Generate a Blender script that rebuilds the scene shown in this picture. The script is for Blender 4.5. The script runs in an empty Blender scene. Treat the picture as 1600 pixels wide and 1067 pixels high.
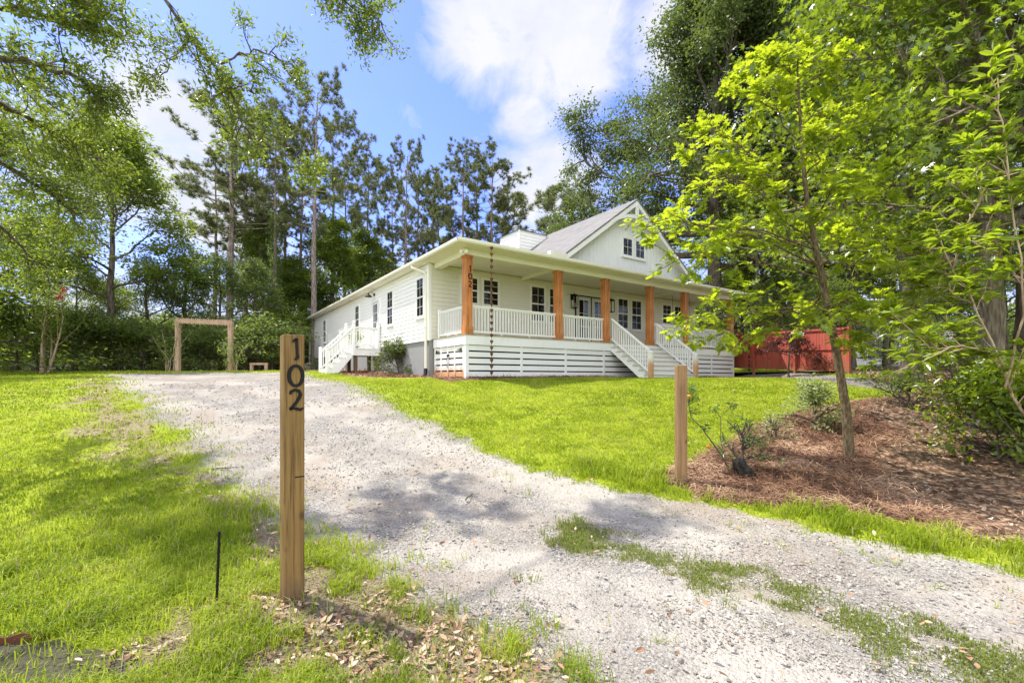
import bpy, bmesh, math, random
import numpy as np
from mathutils import Vector
SC = bpy.context.scene
COL = SC.collection
PI = math.pi
FPX, V0, CAMZ = 717.0, 589.2, 1.65            # photograph: 1600 px wide, horizon row, eye height
SUN = Vector((-0.80, 0.42, 0)).normalized() * math.cos(math.radians(60)) + Vector((0, 0, math.sin(math.radians(60))))
TH, HX, HY = 0.603, -1.416, 14.537            # the house: yaw and front corner column
DECK = CAMZ + 1.354

# ------------------------------------------------------------------ basics
def tag(o, label=None, cat=None, group=None, kind=None):
    if label: o['label'] = label
    if cat: o['category'] = cat
    if group: o['group'] = group
    if kind: o['kind'] = kind
    return o
def empty(name, loc, rz=0, label=None, cat=None, group=None):
    o = bpy.data.objects.new(name, None); COL.objects.link(o)
    o.location = loc; o.rotation_euler = (0, 0, rz); o.empty_display_size = .2
    return tag(o, label, cat, group)
def mk(name, V, F, mat, parent=None, attrs=None, smooth=False):
    """V (n,3); F list of int arrays (m,k)."""
    me = bpy.data.meshes.new(name)
    V = np.asarray(V, np.float32).reshape(-1, 3)
    F = [np.asarray(f, np.int32) for f in F if len(f)]
    me.vertices.add(len(V)); me.vertices.foreach_set('co', V.ravel())
    nl = sum(f.size for f in F); nf = sum(len(f) for f in F)
    me.loops.add(nl); me.polygons.add(nf)
    me.loops.foreach_set('vertex_index', np.concatenate([f.ravel() for f in F]))
    starts = []; s = 0
    for f in F:
        starts.append(s + np.arange(len(f), dtype=np.int32) * f.shape[1]); s += f.size
    me.polygons.foreach_set('loop_start', np.concatenate(starts).astype(np.int32))
    me.update(calc_edges=True)
    if attrs:
        for k, a in attrs.items():
            at = me.attributes.new(k, 'FLOAT', 'POINT'); at.data.foreach_set('value', np.asarray(a, np.float32))
    me.polygons.foreach_set('use_smooth', np.full(nf, bool(smooth)))
    mats = mat if isinstance(mat, (list, tuple)) else [mat]
    for m in mats: me.materials.append(m)
    o = bpy.data.objects.new(name, me); COL.objects.link(o)
    if parent: o.parent = parent
    return o
def children(o): return list(o.children)
def copy_tree(o, parent=None):
    c = o.copy(); COL.objects.link(c); c.parent = parent
    for ch in children(o): copy_tree(ch, c)
    return c

class MB:
    """collects boxes, prisms, tubes, lathes: one mesh"""
    def __init__(s): s.V = []; s.F = {}; s.n = 0
    def add(s, V, F):
        V = np.asarray(V, float).reshape(-1, 3)
        for f in F:
            s.F.setdefault(len(f), []).append([i + s.n for i in f])
        s.V.append(V); s.n += len(V); return s
    def box(s, x0, x1, y0, y1, z0, z1):
        V = [(x, y, z) for z in (z0, z1) for y in (y0, y1) for x in (x0, x1)]
        return s.add(V, [(0, 2, 3, 1), (4, 5, 7, 6), (0, 1, 5, 4), (2, 6, 7, 3), (0, 4, 6, 2), (1, 3, 7, 5)])
    def hexa(s, P):          # 8 points: bottom ring 4, top ring 4 (ccw from above)
        return s.add(P, [(3, 2, 1, 0), (4, 5, 6, 7), (0, 1, 5, 4), (1, 2, 6, 5), (2, 3, 7, 6), (3, 0, 4, 7)])
    def bar(s, a, b, w, h, up=(0, 0, 1)):
        a = Vector(a); b = Vector(b); d = (b - a).normalized(); up = Vector(up)
        x = d.cross(up).normalized(); y = x.cross(d).normalized()
        P = []
        for p in (a, b):
            for sx, sy in ((-1, -1), (1, -1), (1, 1), (-1, 1)): P.append(p + x * sx * w / 2 + y * sy * h / 2)
        return s.add([tuple(p) for p in P], [(0, 1, 2, 3), (7, 6, 5, 4), (4, 5, 1, 0), (5, 6, 2, 1), (6, 7, 3, 2), (7, 4, 0, 3)])
    def prism(s, poly, axis, a0, a1):   # poly 2D extruded along axis ('x','y','z')
        n = len(poly)
        def P(p, a):
            return {'x': (a, p[0], p[1]), 'y': (p[0], a, p[1]), 'z': (p[0], p[1], a)}[axis]
        V = [P(p, a0) for p in poly] + [P(p, a1) for p in poly]
        F = [tuple(range(n)), tuple(range(2 * n - 1, n - 1, -1))]
        for i in range(n):
            j = (i + 1) % n; F.append((j, i, i + n, j + n))
        return s.add(V, F)
    def tube(s, pts, rad, sides=8, cap=True):
        V, F = tube_arrays(np.asarray(pts, float), np.broadcast_to(np.asarray(rad, float), (len(pts),)), sides)
        F = [tuple(f) for f in F]
        if cap:
            F.append(tuple(range(sides - 1, -1, -1))); n = len(V); F.append(tuple(range(n - sides, n)))
        return s.add(V, F)
    def lathe(s, c, prof, sides=12, axis='z'):
        V = []; F = []
        for r, z in prof:
            for k in range(sides):
                a = 2 * PI * k / sides
                V.append((c[0] + r * math.cos(a), c[1] + r * math.sin(a), c[2] + z))
        for i in range(len(prof) - 1):
            for k in range(sides):
                k2 = (k + 1) % sides
                F.append((i * sides + k, i * sides + k2, (i + 1) * sides + k2, (i + 1) * sides + k))
        F.append(tuple(range(sides - 1, -1, -1))); m = (len(prof) - 1) * sides
        F.append(tuple(range(m, m + sides)))
        return s.add(V, F)
    def build(s, name, mat, parent=None, smooth=False, bevel=0):
        o = mk(name, np.concatenate(s.V), [np.array(v) for v in s.F.values()], mat, parent, smooth=smooth)
        if bevel:
            m = o.modifiers.new('bevel', 'BEVEL'); m.width = bevel; m.segments = 2; m.limit_method = 'ANGLE'
        return o
def tube_arrays(P, R, sides):
    n = len(P)
    T = np.gradient(P, axis=0); T /= np.linalg.norm(T, axis=1)[:, None] + 1e-9
    ref = np.array([0, 0, 1.]) if abs(T[:, 2]).mean() < .8 else np.array([1., 0, 0])
    A = np.cross(T, ref); A /= np.linalg.norm(A, axis=1)[:, None] + 1e-9
    B = np.cross(T, A)
    a = np.arange(sides) * 2 * PI / sides
    V = P[:, None, :] + R[:, None, None] * (np.cos(a)[None, :, None] * A[:, None, :] + np.sin(a)[None, :, None] * B[:, None, :])
    i = np.arange(n - 1)[:, None] * sides; k = np.arange(sides)[None, :]; k2 = (k + 1) % sides
    F = np.stack([i + k, i + k2, i + sides + k2, i + sides + k], -1).reshape(-1, 4)
    return V.reshape(-1, 3), F
class Wood:
    def __init__(s): s.V = []; s.F = []; s.n = 0
    def tube(s, P, R, sides=6):
        V, F = tube_arrays(np.asarray(P, float), np.asarray(R, float), sides)
        s.V.append(V); s.F.append(F + s.n); s.n += len(V)
    def arrays(s): return np.concatenate(s.V), [np.concatenate(s.F)]

# ------------------------------------------------------------------ noise (numpy)
_rn = np.random.RandomState(7).rand(256, 256)
def vnoise(x, y):
    xi = np.floor(x).astype(int); yi = np.floor(y).astype(int); fx = x - xi; fy = y - yi
    fx = fx * fx * (3 - 2 * fx); fy = fy * fy * (3 - 2 * fy)
    g = lambda a, b: _rn[a % 256, b % 256]
    return (g(xi, yi) * (1 - fx) + g(xi + 1, yi) * fx) * (1 - fy) + (g(xi, yi + 1) * (1 - fx) + g(xi + 1, yi + 1) * fx) * fy
def fbm(x, y, o=4):
    t = 0; a = .5; s = 0
    for i in range(o):
        t = t + a * vnoise(x * 2 ** i + 17.3 * i, y * 2 ** i + 5.1 * i); s += a; a *= .5
    return t / s
def sst(a, b, x):
    t = np.clip((x - a) / (b - a), 0, 1); return t * t * (3 - 2 * t)

# ------------------------------------------------------------------ terrain
def gz0(x, y):
    x = np.asarray(x, float); y = np.asarray(y, float)
    q = y - .08 * np.clip(x, -8, 12)
    z = 1.60 * sst(4.3, 15.2, q)
    left = sst(4, -3, x)
    z = z + left * (.062 * np.clip(y - 16, 0, 5.5)) + sst(-9.5, -6.5, x) * left * .055 * np.clip(y - 21.5, 0, 14)
    z = z + sst(-9, -14, x) * .012 * np.clip(y - 21.5, 0, 30)
    z = z + sst(11.3, 13.2, x) * .05 * np.clip(y - 15.0, 0, 16)
    return z
def gz(x, y):
    x = np.asarray(x, float); y = np.asarray(y, float)
    z = gz0(x, y)
    z = z + .05 * (fbm(x * .6 + 40, y * .6) - .5) + .02 * (fbm(x * 3, y * 3 + 9, 2) - .5)
    # pine straw banked up round the young oak
    d = np.hypot((x - 4.1) / 1.5, (y - 6.5) / .9); z = z + .10 * sst(1, 0, d)
    d = np.hypot((x - 5.9) / 1.3, (y - 7.6) / .8); z = z + .16 * sst(1, 0, d)
    return z
def G(x, y): return float(gz(x, y))
def ray_ground(u, v):
    dx = (u - 800) / FPX; dz = (V0 - v) / FPX
    lo = 1.2
    Y = np.linspace(1.2, 70, 6000); h = CAMZ + dz * Y - gz(dx * Y, Y)
    k = np.where(h < 0)[0]
    y = Y[k[0]] if len(k) else 60.
    return dx * y, y
def P3(u, v, Y): return np.array([(u - 800) / FPX * Y, Y, CAMZ + (V0 - v) / FPX * Y])
def poly_px(pts): return np.array([ray_ground(*p) for p in pts])
def sdist(poly, X, Y):
    """signed distance to a polygon, positive inside"""
    P = np.stack([X, Y], -1); inside = np.zeros(X.shape, bool); d = np.full(X.shape, 1e9); n = len(poly)
    for i in range(n):
        a = poly[i]; b = poly[(i + 1) % n]; e = b - a
        w = P - a; t = np.clip((w @ e) / (e @ e + 1e-12), 0, 1)
        d = np.minimum(d, np.hypot(*np.moveaxis(w - t[..., None] * e, -1, 0)))
        c = (a[1] > Y) != (b[1] > Y)
        xi = a[0] + (Y - a[1]) * (b[0] - a[0]) / (b[1] - a[1] + 1e-12)
        inside ^= c & (X < xi)
    return np.where(inside, d, -d)
def ldist(line, X, Y):
    P = np.stack([X, Y], -1); d = np.full(X.shape, 1e9)
    for a, b in zip(line[:-1], line[1:]):
        e = b - a; w = P - a; t = np.clip((w @ e) / (e @ e), 0, 1)
        d = np.minimum(d, np.hypot(*np.moveaxis(w - t[..., None] * e, -1, 0)))
    return d
_dl = [(150, 585), (200, 612), (240, 640), (290, 690), (335, 745), (400, 805), (470, 855), (600, 893), (700, 950), (790, 1005), (900, 1062)]
_dr = [(1600, 897), (1500, 872), (1375, 850), (1225, 810), (1130, 790), (1040, 772), (940, 755), (830, 728), (740, 695), (660, 655), (590, 620), (520, 592), (470, 580)]
DRIVE = np.concatenate([poly_px(_dl), np.array([[.9, .8], [1.6, -4.], [12., -4.], [9.0, 2.2]]), poly_px(_dr), np.array([[-9.2, 20.4], [-14.5, 20.0]])])
_mu = [(1035, 752), (1060, 732), (1100, 715), (1150, 688), (1190, 662), (1230, 652), (1300, 634), (1370, 626), (1450, 612)]
_ml = [(1600, 849), (1487, 834), (1375, 811), (1262, 796), (1157, 789), (1090, 778)]
MULCH = np.concatenate([poly_px(_mu), np.array([[14., 14.5], [24., 14.], [24., 3.], [7.5, 2.9]]), poly_px(_ml)])
LITTER = np.concatenate([poly_px([(1345, 640), (1400, 690), (1360, 720), (1420, 780), (1500, 838), (1600, 852)]), np.array([[7.5, 2.6], [60, 2.6], [60, 60], [14, 60], [13.6, 18.]]), poly_px([(1372, 598), (1455, 612)])])
BARE = poly_px([(300, 730), (350, 742), (430, 800), (480, 850), (600, 890), (700, 948), (800, 1008), (880, 1060), (560, 1062), (250, 1062), (240, 1020), (330, 960), (430, 900), (400, 850), (330, 780)])
STRIP = poly_px([(905, 832), (960, 850), (1040, 868), (1110, 890), (1180, 920), (1260, 945), (1340, 975), (1450, 1010), (1600, 1045)])
FRINGE = poly_px([(150, 588), (215, 632), (285, 690), (340, 750), (310, 775), (215, 745), (150, 700), (118, 650), (105, 605)])
TRACK = poly_px([(250, 592), (330, 612), (430, 645), (560, 700), (720, 765), (905, 832), (1110, 890), (1340, 975), (1600, 1045), (1750, 1062)])
GREYDIRT = poly_px([(1150, 583), (1240, 592), (1320, 602), (1400, 610), (1440, 603), (1370, 597), (1320, 588), (1240, 582)])
SOIL = poly_px([(-300, 1008), (75, 1003), (130, 1022), (200, 1040), (250, 1066), (-300, 1066)])
def zones(X, Y):
    n1 = fbm(X * 1.3 + 3, Y * 1.3) - .5; n2 = fbm(X * 5 + 11, Y * 5 + 2) - .5
    dd = sdist(DRIVE, X, Y)
    soft = .16 + .03 * np.hypot(X, Y) * .3 + .45 * sst(-.5, -3, X)
    grav = sst(-1, 1, (dd + .5 * n1 + .35 * n2) / soft)
    dm = sdist(MULCH, X, Y); mul = sst(-1, 1, (dm + .25 * n1 + .25 * n2) / .10)
    dl = sdist(LITTER, X, Y); lit = sst(-1, 1, (dl + .8 * n1 + .3 * n2) / .35)
    db = sdist(BARE, X, Y); bare = sst(-1, 1, (db + .6 * n1 + .5 * n2) / .3); bare = np.maximum(bare, .62 * sst(-1, 1, (sdist(FRINGE, X, Y) + 1.2 * n1 + .8 * n2) / .5))
    ds = ldist(STRIP, X, Y); st = sst(.46, .05, ds + .6 * n1 + .6 * n2)
    dt = ldist(TRACK, X, Y); tr = sst(.55, .2, np.abs(dt - .95 + .5 * n1))
    # ground below the house edge: straw bed
    c, s = math.cos(TH), math.sin(TH); xs = (X - HX) * c + (Y - HY) * s; ts = -(X - HX) * s + (Y - HY) * c
    hb = np.minimum(np.minimum(xs + .95, 16.2 - xs), np.minimum(ts + .62, 24 - ts))
    side = np.where((ts > 1.8) & (xs < 1), np.minimum(xs + 2.1 + .02 * ts, 26 - ts), -9)
    hb = np.maximum(hb, side)
    mul = np.maximum(mul, sst(-.5, .5, (hb + .3 * n1) / .12))
    wood = sst(-.8, .8, Y - (21.6 + 1.3 * n1 + .02 * X)) * sst(0, -4, X)      # floor of the wood on the left
    far = sst(26, 30, Y); lit = np.maximum(lit, np.maximum(wood, far)); 
    so = sst(-.5, .5, (sdist(SOIL, X, Y) + .25 * n1 + .2 * n2) / .1)
    gd = sst(-.5, .5, (sdist(GREYDIRT, X, Y) + .4 * n1) / .25)
    return dict(gravel=grav * (1 - np.maximum(lit * .0, 0)), mulch=mul, litter=lit, bare=bare, strip=st, dirt=gd, soil=so, track=tr)

# ------------------------------------------------------------------ materials
def newmat(name):
    m = bpy.data.materials.new(name); m.use_nodes = True; nt = m.node_tree
    b = nt.nodes['Principled BSDF']; return m, nt, b
class N:
    """terse node helper"""
    def __init__(s, nt): s.nt = nt
    def n(s, t, **kw):
        d = s.nt.nodes.new(t)
        for k, v in kw.items(): setattr(d, k, v)
        return d
    def l(s, a, b): s.nt.links.new(a, b)
    def co(s, kind='Object', scale=(1, 1, 1), rot=(0, 0, 0)):
        t = s.n('ShaderNodeTexCoord'); m = s.n('ShaderNodeMapping'); m.inputs['Scale'].default_value = scale; m.inputs['Rotation'].default_value = rot
        s.l(t.outputs[kind], m.inputs[0]); return m.outputs[0]
    def noise(s, vec, scale, detail=4, rough=.55, dist=0):
        d = s.n('ShaderNodeTexNoise'); d.inputs['Scale'].default_value = scale; d.inputs['Detail'].default_value = detail
        d.inputs['Roughness'].default_value = rough; d.inputs['Distortion'].default_value = dist
        s.l(vec, d.inputs['Vector']); return d.outputs[0]
    def voro(s, vec, scale, out='Distance', feat='F1'):
        d = s.n('ShaderNodeTexVoronoi'); d.feature = feat; d.inputs['Scale'].default_value = scale; s.l(vec, d.inputs['Vector']); return d.outputs[out]
    def ramp(s, fac, stops):
        d = s.n('ShaderNodeValToRGB'); e = d.color_ramp.elements
        while len(e) < len(stops): e.new(.5)
        for k, (p, c) in enumerate(stops):
            e[k].position = p; e[k].color = (*c, 1) if len(c) == 3 else c
        s.l(fac, d.inputs[0]); return d.outputs[0]
    def mix(s, fac, a, b, blend='MIX'):
        d = s.n('ShaderNodeMix', data_type='RGBA', blend_type=blend)
        for sock, v in ((d.inputs[0], fac), (d.inputs[6], a), (d.inputs[7], b)):
            if hasattr(v, 'is_linked'): s.l(v, sock)
            elif isinstance(v, (int, float)): sock.default_value = v
            else: sock.default_value = (*v, 1)
        return d.outputs[2]
    def math(s, op, a, b=0, c=None, clamp=False):
        d = s.n('ShaderNodeMath', operation=op, use_clamp=clamp)
        for sock, v in zip(d.inputs, (a, b, c)):
            if v is None: continue
            if hasattr(v, 'is_linked'): s.l(v, sock)
            else: sock.default_value = v
        return d.outputs[0]
    def attr(s, name):
        d = s.n('ShaderNodeAttribute', attribute_name=name); return d.outputs['Fac']
    def bump(s, h, strength=.3, dist=.01):
        d = s.n('ShaderNodeBump'); d.inputs['Strength'].default_value = strength; d.inputs['Distance'].default_value = dist
        s.l(h, d.inputs['Height']); return d.outputs[0]
    def maprange(s, v, a, b, c=0, d=1):
        m = s.n('ShaderNodeMapRange'); 
        for k, x in zip((1, 2, 3, 4), (a, b, c, d)): m.inputs[k].default_value = x
        s.l(v, m.inputs[0]); return m.outputs[0]

def mat_paint(name, col, dirt=(.55, .5, .4), amt=.18, rough=.5, bump=.0, splash=None):
    m, nt, b = newmat(name); h = N(nt)
    v = h.co('Object'); n = h.noise(v, 1.1, 6, .65); n2 = h.noise(h.co('Object', (1, 1, .25)), 7, 4)
    f = h.math('MULTIPLY', h.maprange(n, .42, .75), h.maprange(n2, .35, .75))
    c = h.mix(h.math('MULTIPLY', f, amt), col, tuple(a * d for a, d in zip(col, dirt)))
    if splash is not None:
        sz = h.n('ShaderNodeSeparateXYZ'); h.l(v, sz.inputs[0]); sp = h.maprange(h.math('ADD', sz.outputs[2], h.math('MULTIPLY', h.noise(h.co('Object', (1, 1, .4)), 5, 5, .65), .5)), splash + .5, splash + .15); c = h.mix(h.math('MULTIPLY', sp, .45), c, (.42, .36, .26))
    h.l(c, b.inputs['Base Color']); b.inputs['Roughness'].default_value = rough
    h.l(h.maprange(n2, 0, 1, rough - .1, rough + .15), b.inputs['Roughness'])
    if bump: h.l(h.bump(h.noise(v, 60, 3), bump, .004), b.inputs['Normal'])
    return m
def mat_wood(name, c1, c2, axis_scale, rough=.6, grain=1., knots=True, spec=.3, soil=False):
    m, nt, b = newmat(name); h = N(nt)
    v = h.co('Object', axis_scale); n = h.noise(v, 3.0, 6, .6, .4); n2 = h.noise(v, 14, 3, .6)
    f = h.math('ADD', h.math('MULTIPLY', h.maprange(n, .3, .7), .65), h.math('MULTIPLY', n2, .45))
    c = h.ramp(f, [(.25, c2), (.55, c1), (.85, tuple(min(1, x * 1.18) for x in c1))])
    big = h.noise(h.co('Object'), 1.7, 3)
    c = h.mix(h.math('MULTIPLY', h.maprange(big, .45, .75), .45), c, tuple(x * .6 for x in c2))
    if knots:
        kv = h.voro(h.co('Object', (3.1, 3.1, 1.7)), 2.0); c = h.mix(h.maprange(kv, .16, .05, 0, .75), c, tuple(x * .45 for x in c2))
        ck = h.noise(h.co('Object', (45, 45, .9)), 3, 4, .7); c = h.mix(h.maprange(ck, .66, .72, 0, .7), c, tuple(x * .35 for x in c2))
    if soil:
        sz = h.n('ShaderNodeSeparateXYZ'); h.l(h.co('Object'), sz.inputs[0]); c = h.mix(h.maprange(h.math('ADD', sz.outputs[2], h.math('MULTIPLY', h.noise(h.co('Object'), 14, 5), .35)), .46, .20, 0, .65), c, (.075, .06, .045))
    h.l(c, b.inputs['Base Color']); b.inputs['Roughness'].default_value = rough
    b.inputs['Specular IOR Level'].default_value = spec
    h.l(h.bump(f, .35 * grain, .004), b.inputs['Normal'])
    return m
def mat_leaf(name, c_lo, c_hi, tr, trans=.45, rough=.42, spec=.45):
    """leaf: glossy skin over a translucent blade, colour varies from leaf to leaf"""
    m, nt, b = newmat(name); h = N(nt)
    a = h.attr('var'); c = h.mix(a, c_lo, c_hi)
    h.l(c, b.inputs['Base Color']); b.inputs['Roughness'].default_value = rough; b.inputs['Specular IOR Level'].default_value = spec
    t = h.n('ShaderNodeBsdfTranslucent'); tc = h.mix(a, tuple(x * .5 for x in tr), tr); h.l(tc, t.inputs[0])
    mx = h.n('ShaderNodeMixShader'); mx.inputs[0].default_value = trans
    h.l(b.outputs[0], mx.inputs[1]); h.l(t.outputs[0], mx.inputs[2]); h.l(mx.outputs[0], nt.nodes['Material Output'].inputs[0])
    return m
def mat_bark(name, c1, c2, scale=(6, 6, 1.2)):
    m, nt, b = newmat(name); h = N(nt)
    v = h.co('Object', scale); n = h.noise(v, 2.2, 6, .7, .6); w = h.voro(v, 2.5)
    f = h.math('ADD', h.math('MULTIPLY', n, .7), h.math('MULTIPLY', w, .4))
    c = h.ramp(f, [(.25, tuple(x * .45 for x in c2)), (.5, c2), (.75, c1)])
    h.l(c, b.inputs['Base Color']); b.inputs['Roughness'].default_value = .9; b.inputs['Specular IOR Level'].default_value = .15
    h.l(h.bump(f, .8, .03), b.inputs['Normal'])
    return m
def mat_flat(name, col, rough=.5, metal=0, spec=.5):
    m, nt, b = newmat(name); h = N(nt)
    n = h.noise(h.co('Object'), 9, 4); c = h.mix(h.maprange(n, .3, .8), tuple(x * .8 for x in col), tuple(min(1, x * 1.12) for x in col))
    h.l(c, b.inputs['Base Color']); b.inputs['Roughness'].default_value = rough; b.inputs['Metallic'].default_value = metal; b.inputs['Specular IOR Level'].default_value = spec
    return m
M = {}
M['siding'] = mat_paint('white siding paint', (.81, .805, .77), amt=.2)
M['trim'] = mat_paint('white trim paint', (.81, .81, .79), amt=.18)
M['soffit'] = mat_paint('cream soffit paint', (.81, .79, .71), amt=.1)
M['gutter'] = mat_paint('cream gutter enamel', (.74, .72, .60), amt=.25, rough=.35)
M['porchwall_shaded'] = mat_paint('siding paint toned for shade', (.73, .71, .63), amt=.16)  # white siding darkened to cream: the porch shade is put into the colour
M['board'] = mat_paint('gable board paint', (.80, .81, .82), amt=.3, splash=-1.45)
M['cedar'] = mat_wood('stained cedar', (.50, .20, .065), (.27, .085, .025), (5, 5, .5), rough=.45)
M['postwood'] = mat_wood('treated pine post', (.225, .135, .046), (.095, .052, .017), (26, 26, .7), rough=.75, soil=True)
M['postwood2'] = mat_wood('weathered pine post', (.25, .15, .07), (.14, .08, .036), (18, 18, .6), rough=.8, soil=True)
M['archwood'] = mat_wood('reddish arch timber', (.44, .31, .21), (.26, .17, .115), (8, 8, .6), rough=.85)
M['deckwood'] = mat_wood('deck boards', (.42, .33, .20), (.25, .18, .10), (1, 8, 8), rough=.8)
M['tread'] = mat_paint('worn tread paint', (.50, .46, .38), amt=.6)
M['black'] = mat_flat('black metal', (.008, .008, .008), .6, spec=.2)
M['dark'] = mat_flat('flat near black', (.006, .006, .006), .95, spec=.1)  # stands in for shade under deck and fence; also the dark door frame
M['copper'] = mat_flat('aged copper', (.20, .10, .055), .5, .7)
M['iron'] = mat_flat('dark rain chain iron', (.05, .035, .025), .5, .6)
M['rust'] = mat_flat('rusty steel', (.13, .04, .018), .9, .1)
M['steel'] = mat_flat('galvanised steel', (.45, .46, .47), .4, .8)
M['conc'] = mat_paint('grey stucco foundation', (.26, .265, .26), amt=.55, rough=.9, bump=.4, splash=-1.45)
M['stone'] = mat_bark('dark mossy stone', (.075, .07, .058), (.03, .029, .026), (3, 3, 3))
M['cream'] = mat_paint('cream painted box', (.62, .56, .42), amt=.3)
def _glass():
    m, nt, b = newmat('window glass'); h = N(nt)
    n = h.noise(h.co('Object', (1, 1, .6)), 3, 2)
    h.l(h.ramp(n, [(.35, (.006, .007, .008)), (.7, (.028, .03, .028))]), b.inputs['Base Color'])
    b.inputs['Roughness'].default_value = .03; b.inputs['Specular IOR Level'].default_value = .5
    h.l(h.bump(h.noise(h.co('Object'), 1.3, 2), .05, .02), b.inputs['Normal']); return m
M['glass'] = _glass()
def _shingle():
    m, nt, b = newmat('asphalt shingles'); h = N(nt)
    t = h.n('ShaderNodeTexBrick'); t.inputs['Scale'].default_value = 1; t.inputs['Brick Width'].default_value = .32; t.inputs['Row Height'].default_value = .14
    t.inputs['Mortar Size'].default_value = .008; t.inputs['Color1'].default_value = (.215, .207, .196, 1); t.inputs['Color2'].default_value = (.145, .139, .131, 1); t.inputs['Mortar'].default_value = (.07, .065, .06, 1)
    v = h.co('UV'); h.l(v, t.inputs['Vector'])
    n = h.noise(h.co('Object'), 45, 3); c = h.mix(h.maprange(n, .3, .7, 0, .5), t.outputs[0], (.29, .28, .265))
    h.l(c, b.inputs['Base Color']); b.inputs['Roughness'].default_value = .95; b.inputs['Specular IOR Level'].default_value = .1
    h.l(h.bump(t.outputs[0], .4, .01), b.inputs['Normal']); return m
M['shingle'] = _shingle()
def _fence():
    m, nt, b = newmat('red stained fence boards'); h = N(nt)
    v = h.co('Object', (7.1, 3, .25)); n = h.noise(v, 2.2, 5, .65); big = h.noise(h.co('Object'), .9, 3)
    z = h.n('ShaderNodeSeparateXYZ'); h.l(h.co('Object'), z.inputs[0])
    c = h.ramp(n, [(.25, (.27, .04, .026)), (.5, (.40, .075, .045)), (.75, (.50, .13, .085))])
    w = h.math('MULTIPLY', h.maprange(h.math('ADD', z.outputs[2], h.math('MULTIPLY', big, .9)), 1.15, .45), .75)
    c = h.mix(w, c, (.24, .115, .05))
    h.l(c, b.inputs['Base Color']); b.inputs['Roughness'].default_value = .75; return m
M['fence'] = _fence()
def _stained(name, zc, axis_name='Z'):
    """white paint with an orange rust stain low down"""
    m, nt, b = newmat(name); h = N(nt)
    z = h.n('ShaderNodeSeparateXYZ'); h.l(h.co('Object'), z.inputs[0])
    n = h.noise(h.co('Object', (3, 3, 1)), 2.5, 4)
    s = h.maprange(h.math('ADD', z.outputs[2], h.math('MULTIPLY', n, .5)), zc + .36, zc + .10)
    c = h.mix(h.math('MULTIPLY', s, .85), (.80, .79, .75), (.50, .21, .03))
    h.l(c, b.inputs['Base Color']); b.inputs['Roughness'].default_value = .55; return m
M['stained'] = _stained('rust stained newel paint', -.75)
M['stainedgate'] = _stained('rust stained gate paint', -1.08)

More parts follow.
